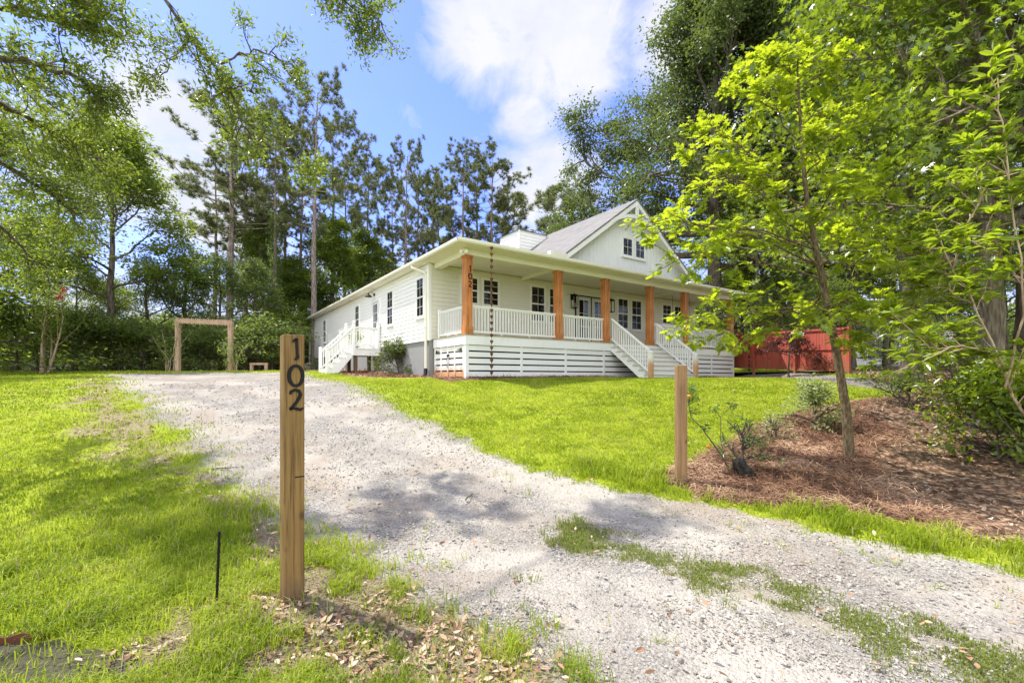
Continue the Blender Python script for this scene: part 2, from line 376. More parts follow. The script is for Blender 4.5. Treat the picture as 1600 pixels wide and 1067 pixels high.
def _ground():
    m, nt, b = newmat('ground surface'); h = N(nt)
    v = h.co('Object')
    # lawn thatch
    n = h.noise(v, 1.6, 5, .6); n2 = h.noise(v, 28, 4, .7); n3 = h.noise(v, 9, 3)
    lawn = h.ramp(n2, [(.3, (.12, .15, .012)), (.5, (.26, .32, .014)), (.72, (.38, .42, .04))])
    lawn = h.mix(h.maprange(n, .5, .75, 0, .5), lawn, (.20, .20, .055))
    # bare soil with dead leaves
    soil = h.ramp(n2, [(.3, (.12, .085, .06)), (.5, (.26, .19, .135)), (.7, (.40, .32, .24))])
    # gravel
    vo = h.voro(v, 46, 'Color'); vd = h.voro(v, 46); vo2 = h.voro(v, 120, 'Color'); vd2 = h.voro(v, 120)
    sep = h.n('ShaderNodeSeparateColor'); h.l(vo, sep.inputs[0]); sep2 = h.n('ShaderNodeSeparateColor'); h.l(vo2, sep2.inputs[0])
    g1 = h.ramp(sep.outputs[0], [(.0, (.09, .085, .075)), (.25, (.21, .197, .172)), (.6, (.31, .291, .256)), (1, (.43, .405, .36))])
    g2 = h.ramp(sep2.outputs[0], [(.0, (.135, .122, .102)), (.3, (.255, .234, .198)), (1, (.38, .351, .30))])
    gsel = h.maprange(h.noise(v, 2.3, 4, .65), .40, .58)
    grav = h.mix(gsel, g2, g1)
    grav = h.mix(h.maprange(vd, .35, .75, 0, .45), grav, (.20, .18, .155))
    sand = h.ramp(n2, [(.3, (.33, .30, .245)), (.7, (.46, .423, .36))])
    grav = h.mix(h.maprange(h.math('ADD', h.noise(v, .9, 6, .65), h.math('MULTIPLY', h.attr('track'), .09)), .47, .64, 0, .9), grav, sand)
    grav = h.mix(h.maprange(h.noise(v, .55, 5, .6, .5), .50, .66, 0, .55), grav, (.24, .175, .12))
    # pine straw
    st = h.noise(h.co('Object', (1.2, 5, 3), (0, 0, .5)), 16, 4, .7, 1.0); st2 = h.noise(h.co('Object', (5, 1.3, 3), (0, 0, .3)), 15, 4, .7, 1.0)
    straw = h.ramp(h.math('MULTIPLY', h.math('ADD', st, st2), .5), [(.33, (.06, .028, .02)), (.5, (.26, .135, .09)), (.66, (.44, .27, .18))])
    # leaf litter
    lv = h.voro(v, 15, 'Color'); s3 = h.n('ShaderNodeSeparateColor'); h.l(lv, s3.inputs[0])
    lit = h.ramp(s3.outputs[0], [(0, (.07, .04, .025)), (.4, (.20, .115, .07)), (.75, (.34, .22, .14)), (1, (.46, .34, .23))])
    lit = h.mix(h.maprange(h.voro(v, 15), .3, .7, 0, .7), lit, (.05, .032, .02))
    dirt = h.ramp(n3, [(.3, (.17, .155, .14)), (.7, (.30, .275, .25))])
    def edge(a, s=1.):     # break the soft border up at leaf scale
        return h.maprange(h.math('ADD', h.attr(a), h.math('MULTIPLY', h.math('SUBTRACT', n2, .5), s)), .35, .65)
    c = lawn
    c = h.mix(h.math('MULTIPLY', edge('bare'), .9), c, soil)
    c = h.mix(edge('gravel', 1.2), c, grav)
    c = h.mix(h.math('MULTIPLY', edge('strip', 1.6), .45), c, (.24, .21, .13))
    c = h.mix(edge('mulch'), c, straw)
    c = h.mix(edge('litter', 1.1), c, lit)
    c = h.mix(edge('dirt'), c, dirt); c = h.mix(h.math('MULTIPLY', edge('soil'), .92), c, h.mix(n2, (.03, .026, .024), (.10, .085, .07)))
    h.l(c, b.inputs['Base Color']); b.inputs['Roughness'].default_value = .95; b.inputs['Specular IOR Level'].default_value = .12
    hgt = h.math('ADD', h.math('MULTIPLY', vd, -1.0), h.math('MULTIPLY', n2, .9))
    hgt = h.math('ADD', hgt, h.math('MULTIPLY', vd2, -.35))
    h.l(h.bump(hgt, .75, .022), b.inputs['Normal'])
    return m
M['ground'] = _ground()

# ------------------------------------------------------------------ ground meshes
def axis(lo, hi, fine_lo, fine_hi, step, grow):
    a = list(np.arange(fine_lo, fine_hi, step)); s = step
    x = a[-1]
    while x < hi: s *= grow; x += s; a.append(x)
    s = step; x = a[0]; pre = []
    while x > lo: s *= grow; x -= s; pre.append(x)
    return np.array(pre[::-1] + a)
xs = axis(-220, 220, -7., 9., .055, 1.05); ys = axis(-60, 320, 1.2, 12.5, .055, 1.045)
GX, GY = np.meshgrid(xs, ys); GZ = gz(GX, GY)
Z = zones(GX, GY)
# the drive lies a little lower with two wheel tracks and small lumps
GZ = GZ - .03 * Z['gravel'] + .018 * (fbm(GX * 7, GY * 7 + 3, 3) - .5) * (1 + Z['mulch'] * 2.4) + .05 * Z['mulch'] * sst(-8, 3, GX)
nx, ny = len(xs), len(ys)
idx = np.arange(nx * ny).reshape(ny, nx)
Q = np.stack([idx[:-1, :-1], idx[:-1, 1:], idx[1:, 1:], idx[1:, :-1]], -1).reshape(-1, 4)
fz = {k: a.ravel()[Q].mean(1) for k, a in Z.items()}
sel_m = (fz['mulch'] > .5) & (fz['litter'] < .5); sel_l = (fz['litter'] >= .5)
sel_g = (fz['gravel'] > .5) & ~sel_m & ~sel_l
sel_o = ~(sel_m | sel_l | sel_g)
Vall = np.stack([GX, GY, GZ], -1).reshape(-1, 3)
for nm, sel in (('lawn', sel_o), ('gravel_driveway', sel_g), ('pine_straw_bed', sel_m), ('woodland_floor', sel_l)):
    q = Q[sel]; u, inv = np.unique(q, return_inverse=True)
    o = mk(nm, Vall[u], [inv.reshape(-1, 4)], M['ground'], attrs={k: a.ravel()[u] for k, a in Z.items()}, smooth=True)
    tag(o, kind='structure')

# ------------------------------------------------------------------ scatter helpers
def frames(n, rng, up=1.0):
    """n random frames, normal biased upward: returns x (tip), y, z"""
    z = rng.normal(size=(n, 3)); z[:, 2] = np.abs(z[:, 2]) * (1 + up) + up * .6; z /= np.linalg.norm(z, axis=1)[:, None]
    r = rng.normal(size=(n, 3)); x = np.cross(r, z); x /= np.linalg.norm(x, axis=1)[:, None] + 1e-9
    return x, np.cross(z, x), z
def inst(T, TF, pos, X, Y, Zv, size, var):
    """template verts T (k,3) to n places; TF list of faces; returns V,F,attr"""
    n = len(pos); k = len(T); T = np.asarray(T, float)
    V = pos[:, None, :] + size[:, None, None] * (T[None, :, 0:1] * X[:, None, :] + T[None, :, 1:2] * Y[:, None, :] + T[None, :, 2:3] * Zv[:, None, :])
    off = (np.arange(n) * k)[:, None]
    groups = {}
    for f in TF: groups.setdefault(len(f), []).append(np.array(f))
    F = [np.concatenate([off + f[None, :] for f in fs]) for fs in groups.values()]
    return V.reshape(-1, 3), F, np.repeat(var, k)
SIMPLE = ([(0, 0, 0), (.45, .24, .05), (1, 0, -.06), (.45, -.24, .05), ], [(0, 1, 2), (0, 2, 3)])
LANCE = ([(0, 0, 0), (.3, .13, .03), (.65, .12, .02), (1, 0, -.12), (.65, -.12, .02), (.3, -.13, .03), (.45, 0, -.02)], [(0, 1, 2, 6), (6, 2, 3), (0, 6, 4, 5), (6, 3, 4)])
NARROW = ([(0, 0, 0), (.55, .17, .03), (1, 0, -.03), (.55, -.17, .03)], [(0, 1, 2), (0, 2, 3)])
_half = [(0, .02), (.14, .07), (.22, .21), (.30, .10), (.42, .12), (.52, .33), (.60, .14), (.68, .14), (.80, .29), (.84, .12), (1.0, .07)]
OAK = ([(x, y, .10 * abs(y) - .08 * x * x) for x, y in _half] + [(x, -y, .10 * abs(y) - .08 * x * x) for x, y in _half] + [(x, 0, -.08 * x * x - .015) for x, _ in _half] ,
       [tuple([22 + i for i in (0, 4, 7, 10)] + list(range(10, -1, -1))), tuple(list(range(11, 22)) + [22 + i for i in (10, 7, 4, 0)])])
_star = []
for k, (a, r) in enumerate([(0, 1), (.32, .38), (.62, .92), (.98, .36), (1.3, .72), (1.9, .22), (2.6, .16)]):
    _star.append((a, r))
_s2 = [(.3 + r * math.cos(a) * .75, r * math.sin(a) * .75) for a, r in _star]
STAR = ([(.3, 0, 0)] + [(x, y, -.10 * (x * x + y * y)) for x, y in _s2] + [(x, -y, -.10 * (x * x + y * y)) for x, y in _s2[:0:-1]],
        [(0, i, i + 1) for i in range(1, 13)] + [(0, 13, 1)])

def leaves_mesh(name, parts, mat, parent):
    Vs, Fs, As, n = [], {}, [], 0
    for V, F, A in parts:
        for f in F: Fs.setdefault(f.shape[1], []).append(f + n)
        Vs.append(V); As.append(A); n += len(V)
    return mk(name, np.concatenate(Vs), [np.concatenate(f) for f in Fs.values()], mat, parent, attrs={'var': np.concatenate(As)})

# ------------------------------------------------------------------ trees
def branch(p, d, L, n, rng, wander=.15, grav=0.0):
    pts = [np.array(p, float)]; d = np.array(d, float); d /= np.linalg.norm(d)
    for i in range(n):
        d = d + rng.normal(size=3) * wander; d[2] += grav; d /= np.linalg.norm(d)
        pts.append(pts[-1] + d * L / n)
    return np.array(pts)
def side_dir(d, ang, rng, flat=0.):
    d = d / np.linalg.norm(d); r = rng.normal(size=3); r[2] *= (1 - flat); r -= d * (r @ d); r /= np.linalg.norm(r) + 1e-9
    return d * math.cos(ang) + r * math.sin(ang)
def along(P, f):
    i = min(int(f * (len(P) - 1)), len(P) - 2); t = f * (len(P) - 1) - i
    return P[i] * (1 - t) + P[i + 1] * t, P[i + 1] - P[i]
def decid(seed, H, base, R, nl=14, nsub=7, ntw=4, per=22, ls=.17, clump=.42, tr=.18, tpl=SIMPLE, lean=(0, 0), shape=.6, up=.5, wander=.16, limbs=None, pointy=0., fullness=1.):
    """trunk, limbs, boughs, twigs and leaf clusters in the tree's own space"""
    rng = np.random.RandomState(seed); W = Wood()
    n = 12; t = np.linspace(0, 1, n)
    T = np.stack([lean[0] * t + rng.normal(size=n).cumsum() * .012 * H * .25, lean[1] * t + rng.normal(size=n).cumsum() * .012 * H * .25, t * H * .93], -1)
    T[0, :2] = 0
    rad = tr * (1 - t * .88); rad[0] *= 1.35
    W.tube(T, rad, 8); tips = []; tdir = []
    specs = []
    for i in range(nl):
        f = base + (1 - base) * ((i + rng.rand() * .8) / nl) ** .9 * .97
        k = (f - base) / (1 - base)
        prof = (math.sin(PI * min(1, (k * .85 + .15)) ** shape)) * (1 - pointy * k) + .12
        specs.append((f, i * 2.4 + rng.rand() * 1.1, R * prof * (.75 + .5 * rng.rand()), math.radians(8 + 62 * k * up * 1.4 + 12 * rng.rand())))
    for (f, az, L, el) in specs + list(limbs or []):
        p, _ = along(T, min(f, .98)); d = np.array([math.cos(az) * math.cos(el), math.sin(az) * math.cos(el), math.sin(el)])
        r0 = max(.02, np.interp(f, t, rad) * .62)
        B = branch(p, d, L, 7, rng, wander, .03)
        W.tube(B, np.linspace(r0, .014, 8), 5)
        for j in range(nsub):
            fj = .22 + .78 * (j + rng.rand()) / nsub
            q, dq = along(B, min(fj, .99)); L2 = L * .42 * (1.15 - .6 * fj) * (.7 + .6 * rng.rand()) + .25
            S = branch(q, side_dir(dq, .5 + .5 * rng.rand(), rng, .4), L2, 4, rng, wander * 1.2, .03)
            W.tube(S, np.linspace(max(.010, r0 * .35), .006, 5), 4)
            for k in range(ntw):
                w, dw = along(S, .35 + .64 * (k + rng.rand()) / ntw)
                e = w + side_dir(dw, .6 * rng.rand() + .2, rng, .3) * (.18 + .3 * rng.rand()) * min(1.4, R * .3)
                W.tube(np.array([w, e]), np.array([.006, .004]), 3)
                tips.append(e); tdir.append(e - w)
    tips = np.array(tips); keep = rng.rand(len(tips)) < fullness; tips = tips[keep]
    m = np.maximum(3, (per * (.4 + 1.2 * rng.rand(len(tips)))).astype(int)); src = np.repeat(np.arange(len(tips)), m); N_ = len(src)
    off = rng.normal(size=(N_, 3)) * clump * np.array([.55, .55, .38]) * (.6 + .8 * rng.rand(len(tips)))[src][:, None]
    pos = tips[src] + off
    X, Y, Zv = frames(N_, rng, .5)
    X = X + .5 * off / (clump + 1e-6); X[:, 2] -= .25; X /= np.linalg.norm(X, axis=1)[:, None]
    Y = np.cross(Zv, X); Y /= np.linalg.norm(Y, axis=1)[:, None] + 1e-9; Zv = np.cross(X, Y)
    size = ls * (.6 + .7 * rng.rand(N_)); var = np.clip(.35 * rng.rand(len(tips))[src] + .65 * rng.rand(N_), 0, 1)
    return W.arrays(), inst(tpl[0], tpl[1], pos, X, Y, Zv, size, var)
def pine(seed, H, base=.45, R=2.6, nb=30, nsub=5, ntuft=3, tr=.24, nl=44, ivy=False):
    rng = np.random.RandomState(seed); W = Wood(); n = 12; t = np.linspace(0, 1, n)
    T = np.stack([rng.normal(size=n).cumsum() * .05, rng.normal(size=n).cumsum() * .05, t * H], -1); T[0, :2] = 0
    rad = tr * (1 - .86 * t); rad[0] *= 1.2; W.tube(T, rad, 9); C = []; D = []
    for i in range(nb):
        k = ((i + rng.rand()) / nb) ** .85; f = base + (1 - base) * k
        L = R * (1.0 - .52 * k ** 3) * (.40 + .68 * rng.rand()) * (.65 + .35 * min(1, k * 5)); az = i * 2.4 + rng.rand() * 1.4; el = math.radians(-6 + 50 * k + 14 * rng.normal())
        p, _ = along(T, min(f, .99)); d = np.array([math.cos(az) * math.cos(el), math.sin(az) * math.cos(el), math.sin(el)])
        B = branch(p, d, L, 6, rng, .13, .06); W.tube(B, np.linspace(max(.02, .05 * (1.1 - k)), .012, 7), 5)
        for j in range(nsub):
            q, dq = along(B, min(.98, .42 + .58 * (j + rng.rand()) / nsub))
            S = branch(q, side_dir(dq, .4 + .5 * rng.rand(), rng, .3), .35 + .35 * L * .4 * rng.rand(), 3, rng, .2, .12); W.tube(S, np.linspace(.014, .008, 4), 4)
            for m in range(ntuft):
                w, dw = along(S, min(.99, .35 + .65 * (m + rng.rand()) / ntuft)); C.append(w + rng.normal(size=3) * .11); D.append(dw / np.linalg.norm(dw) + np.array([0, 0, .35]))
    C = np.array(C); D = np.array(D); src = np.repeat(np.arange(len(C)), nl); N_ = len(src)
    X = rng.normal(size=(N_, 3)) + D[src] * .9; X /= np.linalg.norm(X, axis=1)[:, None]
    r = rng.normal(size=(N_, 3)); Y = np.cross(r, X); Y /= np.linalg.norm(Y, axis=1)[:, None]; Zv = np.cross(X, Y)
    T3 = ([(0, .045, 0), (0, -.045, 0), (1, .02, 0), (1, -.02, 0)], [(0, 1, 3, 2)])
    size = .225 * (.7 + .6 * rng.rand(N_)); var = np.clip(.5 * rng.rand(len(C))[src] + .5 * rng.rand(N_), 0, 1)
    lv = inst(T3[0], T3[1], C[src], X, Y, Zv, size, var)
    iv = None
    if ivy:
        N_ = 5200; f = rng.rand(N_) ** 1.25 * .66; a = rng.rand(N_) * 2 * PI; P = np.array([along(T, x)[0] for x in f])
        rr = (.22 + .28 * rng.rand(N_) + .25 * (np.sin(f * 40) > .4) * rng.rand(N_)); pos = P + np.stack([np.cos(a) * rr, np.sin(a) * rr, rng.normal(size=N_) * .1], -1)
        X, Y, Zv = frames(N_, rng, .2); iv = inst(SIMPLE[0], SIMPLE[1], pos, X, Y, Zv, .17 * (.6 + .7 * rng.rand(N_)), rng.rand(N_))
    return W.arrays(), lv, iv
M['bark_pine'] = mat_bark('pine bark', (.34, .28, .24), (.17, .13, .11))
M['bark_oak'] = mat_bark('oak bark', (.20, .165, .13), (.09, .072, .055))
M['bark_young'] = mat_bark('young oak bark', (.21, .16, .095), (.10, .072, .04), (14, 14, 4))
M['bark_gum'] = mat_bark('furrowed gum bark', (.30, .25, .19), (.16, .13, .095), (11, 11, 1.6))
M['bark_tan'] = mat_bark('smooth tan bark', (.52, .40, .29), (.33, .24, .16), (5, 5, .8))
M['leaf_dark'] = mat_leaf('dark evergreen leaf', (.065, .10, .03), (.14, .19, .052), (.36, .48, .06), .45)
M['leaf_mid'] = mat_leaf('woodland leaf', (.06, .095, .016), (.14, .19, .03), (.42, .55, .04), .46)
M['leaf_oak'] = mat_leaf('water oak leaf', (.05, .072, .025), (.11, .14, .045), (.24, .33, .05), .38)
M['leaf_bright'] = mat_leaf('sunlit young leaf', (.045, .085, .012), (.19, .26, .02), (.58, .74, .03), .48, .30, .8)
M['leaf_gum'] = mat_leaf('star gum leaf', (.03, .06, .012), (.13, .19, .02), (.42, .56, .03), .42, .30, .8)
M['leaf_yoak'] = mat_leaf('young oak leaf', (.045, .09, .012), (.21, .285, .02), (.70, .84, .03), .52, .31, .8)
M['needle'] = mat_leaf('pine needle', (.075, .095, .032), (.18, .20, .072), (.27, .33, .07), .34, .5)
M['leaf_purple'] = mat_leaf('purple maple leaf', (.05, .015, .014), (.11, .035, .025), (.22, .05, .03), .35)
M['leaf_pale'] = mat_leaf('variegated pale leaf', (.16, .22, .06), (.42, .47, .22), (.6, .7, .2), .45)
M['leaf_citrus'] = mat_leaf('glossy citrus leaf', (.06, .11, .022), (.18, .26, .06), (.40, .55, .07), .40, .3, .6)
M['leaf_vine'] = mat_leaf('vine leaf', (.09, .14, .03), (.22, .28, .08), (.45, .6, .1), .45)
M['flower'] = mat_leaf('crape myrtle blossom', (.45, .01, .04), (.65, .03, .09), (.6, .02, .06), .3)
def tree_thing(name, geo, lm, bm_, loc, label, cat, group=None, rz=0, sc=1., extra=None):
    r = empty(name, loc, rz, label, cat, group); r.scale = (sc, sc, sc) if np.isscalar(sc) else sc
    (wv, wf), lv = geo[0], geo[1]
    mk('trunk', wv, wf, bm_, r, smooth=True); leaves_mesh('crown', [lv], lm, r)
    if len(geo) > 2 and geo[2] is not None: leaves_mesh('ivy', [geo[2]], M['leaf_dark'], r)
    return r
_protos = {}
def proto_place(key, u, Y, vtop, label, cat, name, group=None, wide=1., rz=None, xoff=0):
    geo, H, lm, bk, used = _protos[key]
    x = (u - 800) / FPX * Y; g = G(x, Y) - .06
    h = CAMZ + (V0 - vtop) / FPX * Y - g; s = h / H
    if used is None:
        o = tree_thing(name, geo, lm, bk, (x, Y, g), label, cat, group); _protos[key] = (geo, H, lm, bk, o)
    else:
        o = copy_tree(used); o.name = name; o.location = (x, Y, g); tag(o, label, cat)
        if group: o['group'] = group
        elif 'group' in o.keys(): del o['group']
    o.rotation_euler = (0, 0, rz if rz is not None else (u * 1.37) % 6.28); o.scale = (s * wide, s * wide, s)
    return o
def proto(key, geo, H, lm, bk): _protos[key] = (geo, H, lm, bk, None)
proto('d1', decid(11, 14, .22, 4.2, 17, 8, 4, 46, .18, .55), 14, M['leaf_mid'], M['bark_oak'])
proto('d2', decid(12, 14, .30, 3.4, 18, 9, 4, 48, .17, .5, shape=.8), 14, M['leaf_mid'], M['bark_oak'])
proto('e1', decid(13, 9, .06, 3.3, 20, 7, 4, 22, .17, .5, shape=.55, up=.45), 9, M['leaf_dark'], M['bark_oak'])
proto('e2', decid(14, 9, .10, 2.4, 18, 7, 4, 20, .16, .45, shape=.6, pointy=.3), 9, M['leaf_dark'], M['bark_oak'])
proto('g1', decid(15, 13, .08, 3.0, 26, 7, 4, 34, .18, .45, shape=.5, pointy=.4), 13, M['leaf_mid'], M['bark_oak'])
proto('s1', decid(16, 2.6, .02, 1.5, 14, 5, 3, 20, .12, .3, tr=.04, shape=.5, up=.5), 2.6, M['leaf_mid'], M['bark_oak'])
proto('s2', decid(17, 2.6, .02, 1.5, 14, 5, 3, 20, .12, .3, tr=.04, shape=.5, up=.5), 2.6, M['leaf_dark'], M['bark_oak'])
for k, sd in (('p1', 21), ('p2', 22), ('p3', 23)):
    proto(k, pine(sd, 21, (.50, .55, .44)[sd - 21], (5.4, 4.6, 5.0)[sd - 21], (34, 30, 36)[sd - 21], 7, 4), 21, M['needle'], M['bark_pine'])
proto('p4', pine(24, 21, .55, 4.2, 28, 6, 4, ivy=True), 21, M['needle'], M['bark_pine'])
proto('p5', pine(25, 12, .12, 2.6, 40, 5, 3, .16), 12, M['needle'], M['bark_pine'])

# pines, left to right
PN = 'pine_tree'
for key, u, Y, vt, lab, w in [
    ('p1', 360, 33, 165, 'tall pine with wide lopsided top behind the left post of the timber arch', 1.35),
    ('p2', 334, 36, 252, 'slender pine with bare lower branches left of the tall lopsided pine', 1.1),
    ('p4', 425, 33, 200, 'pine with ivy climbing its dark trunk right of the timber arch', 1.0),
    ('p2', 443, 38, 228, 'thin dark pine just right of the ivy covered pine', .9),
    ('p3', 470, 37, 212, 'pine between the ivy covered pine and the tallest pine', .85),
    ('p1', 492, 32, 143, 'tallest pine with clean grey trunk rising behind the far end of the house', 1.05),
    ('p2', 517, 39, 205, 'pine half hidden just right of the tallest pine', 1.0),
    ('p3', 577, 43, 258, 'sparse pine above the middle of the side eave', 1.0),
    ('p1', 634, 42, 243, 'pale trunked pine with narrow top above the side eave', .85),
    ('p3', 655, 50, 285, 'bushier pine right behind the pale trunked pine', .9),
    ('p5', 688, 52, 335, 'low dark pine filling the gap left of the porch roof corner', 1.0),
    ('p2', 722, 46, 256, 'airy pine standing behind the front corner of the porch roof', 1.05),
    ('p3', 770, 46, 258, 'broad bushy pine standing left of the chimney', 1.2),
    ('p5', 800, 52, 315, 'full branched pine directly behind the chimney caps', 1.2),
    ('p5', 868, 60, 308, 'distant pine showing over the grey roof slope', 1.3),
    ('p3', 612, 54, 300, 'distant thin pine low behind the side eave', .9),
    ('p5', 385, 36, 285, 'younger pine branched low between the arch pines', 1.1),
    ('p3', 402, 40, 225, 'bushy pine filling the gap left of the ivy covered pine', 1.15),
    ('p3', 538, 46, 275, 'bushy pine just left of the sparse pine above the eave', 1.1),
    ('p1', 676, 50, 290, 'rounded pine left of the airy pine by the porch roof corner', 1.2),
    ('p1', 746, 50, 275, 'rounded pine between the airy pine and the broad bushy pine', 1.2),
    ('p5', 905, 58, 315, 'distant pine under the spreading oak limb', 1.3)]:
    proto_place(key, u, Y, vt, lab, 'pine', PN, wide=w)
BT = 'broadleaf_tree'; EV = 'evergreen_tree'
for key, u, Y, vt, lab, w, nm in [
    ('d2', 172, 25, 195, 'airy broadleaf tree with dark leaning trunk left of the timber arch', 1.3, BT),
    ('d1', -40, 17, 150, 'broad leafy tree at the left edge of the lawn', 1., BT),
    ('d2', 55, 22, 330, 'pale green tree standing behind the crape myrtle', 1.1, BT),
    ('d1', 118, 26, 400, 'low rounded tree between crape myrtle and leaning trunk', 1.1, BT),
    ('e1', 232, 27, 405, 'dark spreading evergreen left of the timber arch', 1.1, EV),
    ('e2', 290, 28, 375, 'tall dark evergreen rising right behind the arch beam', 1.2, EV),
    ('e1', 345, 29, 400, 'wide dark evergreen behind the right post of the arch', 1., EV),
    ('e2', 398, 30, 400, 'dark evergreen behind the low timber frame', 1., EV),
    ('g1', 452, 36, 395, 'leafy gum tree at the far corner of the house', 1.2, BT),
    ('g1', 548, 44, 380, 'shorter gum tree between the two full gum trees above the eave', 1.3, BT),
    ('e2', 478, 40, 400, 'dark bushy tree at the foot of the tallest pine', 1.4, EV),
    ('g1', 610, 48, 400, 'round green tree top just clearing the side eave', 1.6, BT),
    ('e1', 180, 30, 440, 'dark spreading tree behind the leaning trunk', 1.2, EV),
    ('g1', 520, 38, 335, 'full green gum tree right of the tallest pine', 1.35, BT),
    ('g1', 573, 41, 352, 'dark green gum tree above the side eave', 1.25, BT),
    ('g1', 410, 37, 330, 'slim leafy tree beside the ivy covered pine', 1.1, BT)]:
    proto_place(key, u, Y, vt, lab, 'tree', nm, wide=w)
for u, Y, vt, k in [(-30, 20, 470, 's2'), (25, 22, 480, 's2'), (112, 23, 500, 's1'), (150, 24, 492, 's2'), (190, 24, 500, 's2'), (225, 24, 520, 's1'), (255, 25, 510, 's2'), (318, 26, 520, 's2'), (350, 27, 525, 's1'), (385, 27, 515, 's2'), (425, 28, 500, 's2'), (455, 33, 495, 's1'), (-80, 18, 440, 's1'), (290, 27, 515, 's2')]:
    proto_place(k, u, Y, vt, 'dark undergrowth bush along the wood edge behind the lawn and arch', 'bush', 'woodland_bush', 'undergrowth bushes along the wood edge', wide=1.5)

# far wood: nobody could count it
def far_wood():
    rng = np.random.RandomState(90); n = 170000
    u = rng.rand(n) * 2600 - 500; Y = 58 + 16 * rng.rand(n); x = (u - 800) / FPX * Y
    top = 5.5 + 3.2 * fbm(x * .12 + 50, Y * .1 + 3) * 2 - 1.5
    z = gz(x, Y) + rng.rand(n) ** .8 * top
    pos = np.stack([x, Y, z], -1); X, Yv, Zv = frames(n, rng, .3)
    return inst(SIMPLE[0], SIMPLE[1], pos, X, Yv, Zv, .75 * (.6 + .8 * rng.rand(n)), rng.rand(n))
o = leaves_mesh('far_woods', [far_wood()], M['leaf_dark'], None)
tag(o, 'distant green wood showing low between the tree trunks', 'woods', kind='stuff')

# big oaks behind the house
big = decid(31, 25, .26, 8.2, 26, 11, 5, 84, .22, .75, tr=.55, shape=.6, up=.55, limbs=[(.30, PI * .98, 11.5, .42), (.42, PI * 1.02, 10.5, .30), (.36, PI * .9, 9.5, .1), (.55, PI * 1.0, 8.5, .4)])
proto('oak1', big, 25, M['leaf_oak'], M['bark_oak'])
proto_place('oak1', 1118, 31, -55, 'huge spreading oak with long limb reaching over the roof peak', 'tree', 'oak_tree', rz=0)
proto_place('oak1', 1262, 35, -60, 'huge oak half hidden behind the young oak crown', 'tree', 'oak_tree', rz=2.2)
for key, u, Y, vt, lab, w, nm in [
    ('d1', 1180, 29, 250, 'dark leafy tree behind the right end of the porch', 1., BT),
    ('d1', 1330, 27, 120, 'leafy tree rising behind the end of the red fence', 1., BT),
    ('e1', 1225, 28, 420, 'dark evergreen behind the red fence', 1.1, EV),
    ('e1', 1105, 34, 440, 'dark evergreen seen through the open porch end', 1.1, EV),
    ('d2', 1440, 24, 60, 'tall leafy tree beyond the white neighbouring house corner', 1.2, BT),
    ('e1', 1455, 21, 400, 'dark evergreen right of the white neighbouring house', 1., EV),
    ('e2', 1500, 17, 420, 'dark evergreen behind the big pale trunk', 1.3, EV),
    ('e1', 1570, 15, 380, 'dark evergreen filling the gap at the right edge', 1.2, EV),
    ('d1', 1640, 14, 0, 'tall leafy tree beyond the right edge trunks', 1., BT),
    ('d1', 1150, 37, 300, 'dense dark tree between the two huge oak trunks', 1.1, BT), ('g1', 1212, 41, 320, 'narrow leafy tree far behind the red fence', 1.5, BT), ('d1', 1292, 33, 290, 'dense leafy tree behind the middle of the red fence', 1.1, BT),
    ('d1', 1385, 30, 270, 'dense leafy tree left of the tall tree by the neighbouring house', 1.1, BT), ('e1', 1290, 24, 430, 'round dark evergreen just behind the red fence end', 1.2, EV), ('e1', 1160, 42, 420, 'broad evergreen beyond the right corner of the house', 1.4, EV),
    ('e1', 1330, 40, 470, 'dark evergreen behind the neighbouring house', 1.3, EV),
    ('d2', 1395, 36, 250, 'leafy tree overhanging the neighbouring house', 1.2, BT)]:
    proto_place(key, u, Y, vt, lab, 'tree', nm, wide=w)

# right woods: two big trunks with star shaped leaves
def star_tree(seed, H, R, base, nl, tr, per=26, ls=.165, clump=.46):
    return decid(seed, H, base, R, nl, 7, 4, per, ls, clump, tr=tr, tpl=STAR, shape=.55, up=.45, wander=.14)
proto('gum1', star_tree(41, 15, 4.0, .20, 26, .25, per=30), 15, M['leaf_gum'], M['bark_gum'])
proto('gum2', star_tree(42, 14, 3.6, .22, 22, .22), 14, M['leaf_gum'], M['bark_oak'])
proto_place('gum1', 1543, 9.4, -420, 'gum tree with straight pale tan trunk at the right edge', 'tree', 'gum_tree', rz=.4)
proto_place('gum2', 1592, 9.2, -420, 'gum tree with dark trunk right of the pale trunk', 'tree', 'gum_tree', rz=1.0)
proto_place('gum2', 1425, 13.5, -220, 'leafy gum tree behind the young oak on its right', 'tree', 'gum_tree', rz=2.6)
proto_place('gum1', 1700, 7.5, -500, 'sunlit gum tree overhanging the right edge', 'tree', 'gum_tree', rz=3.)

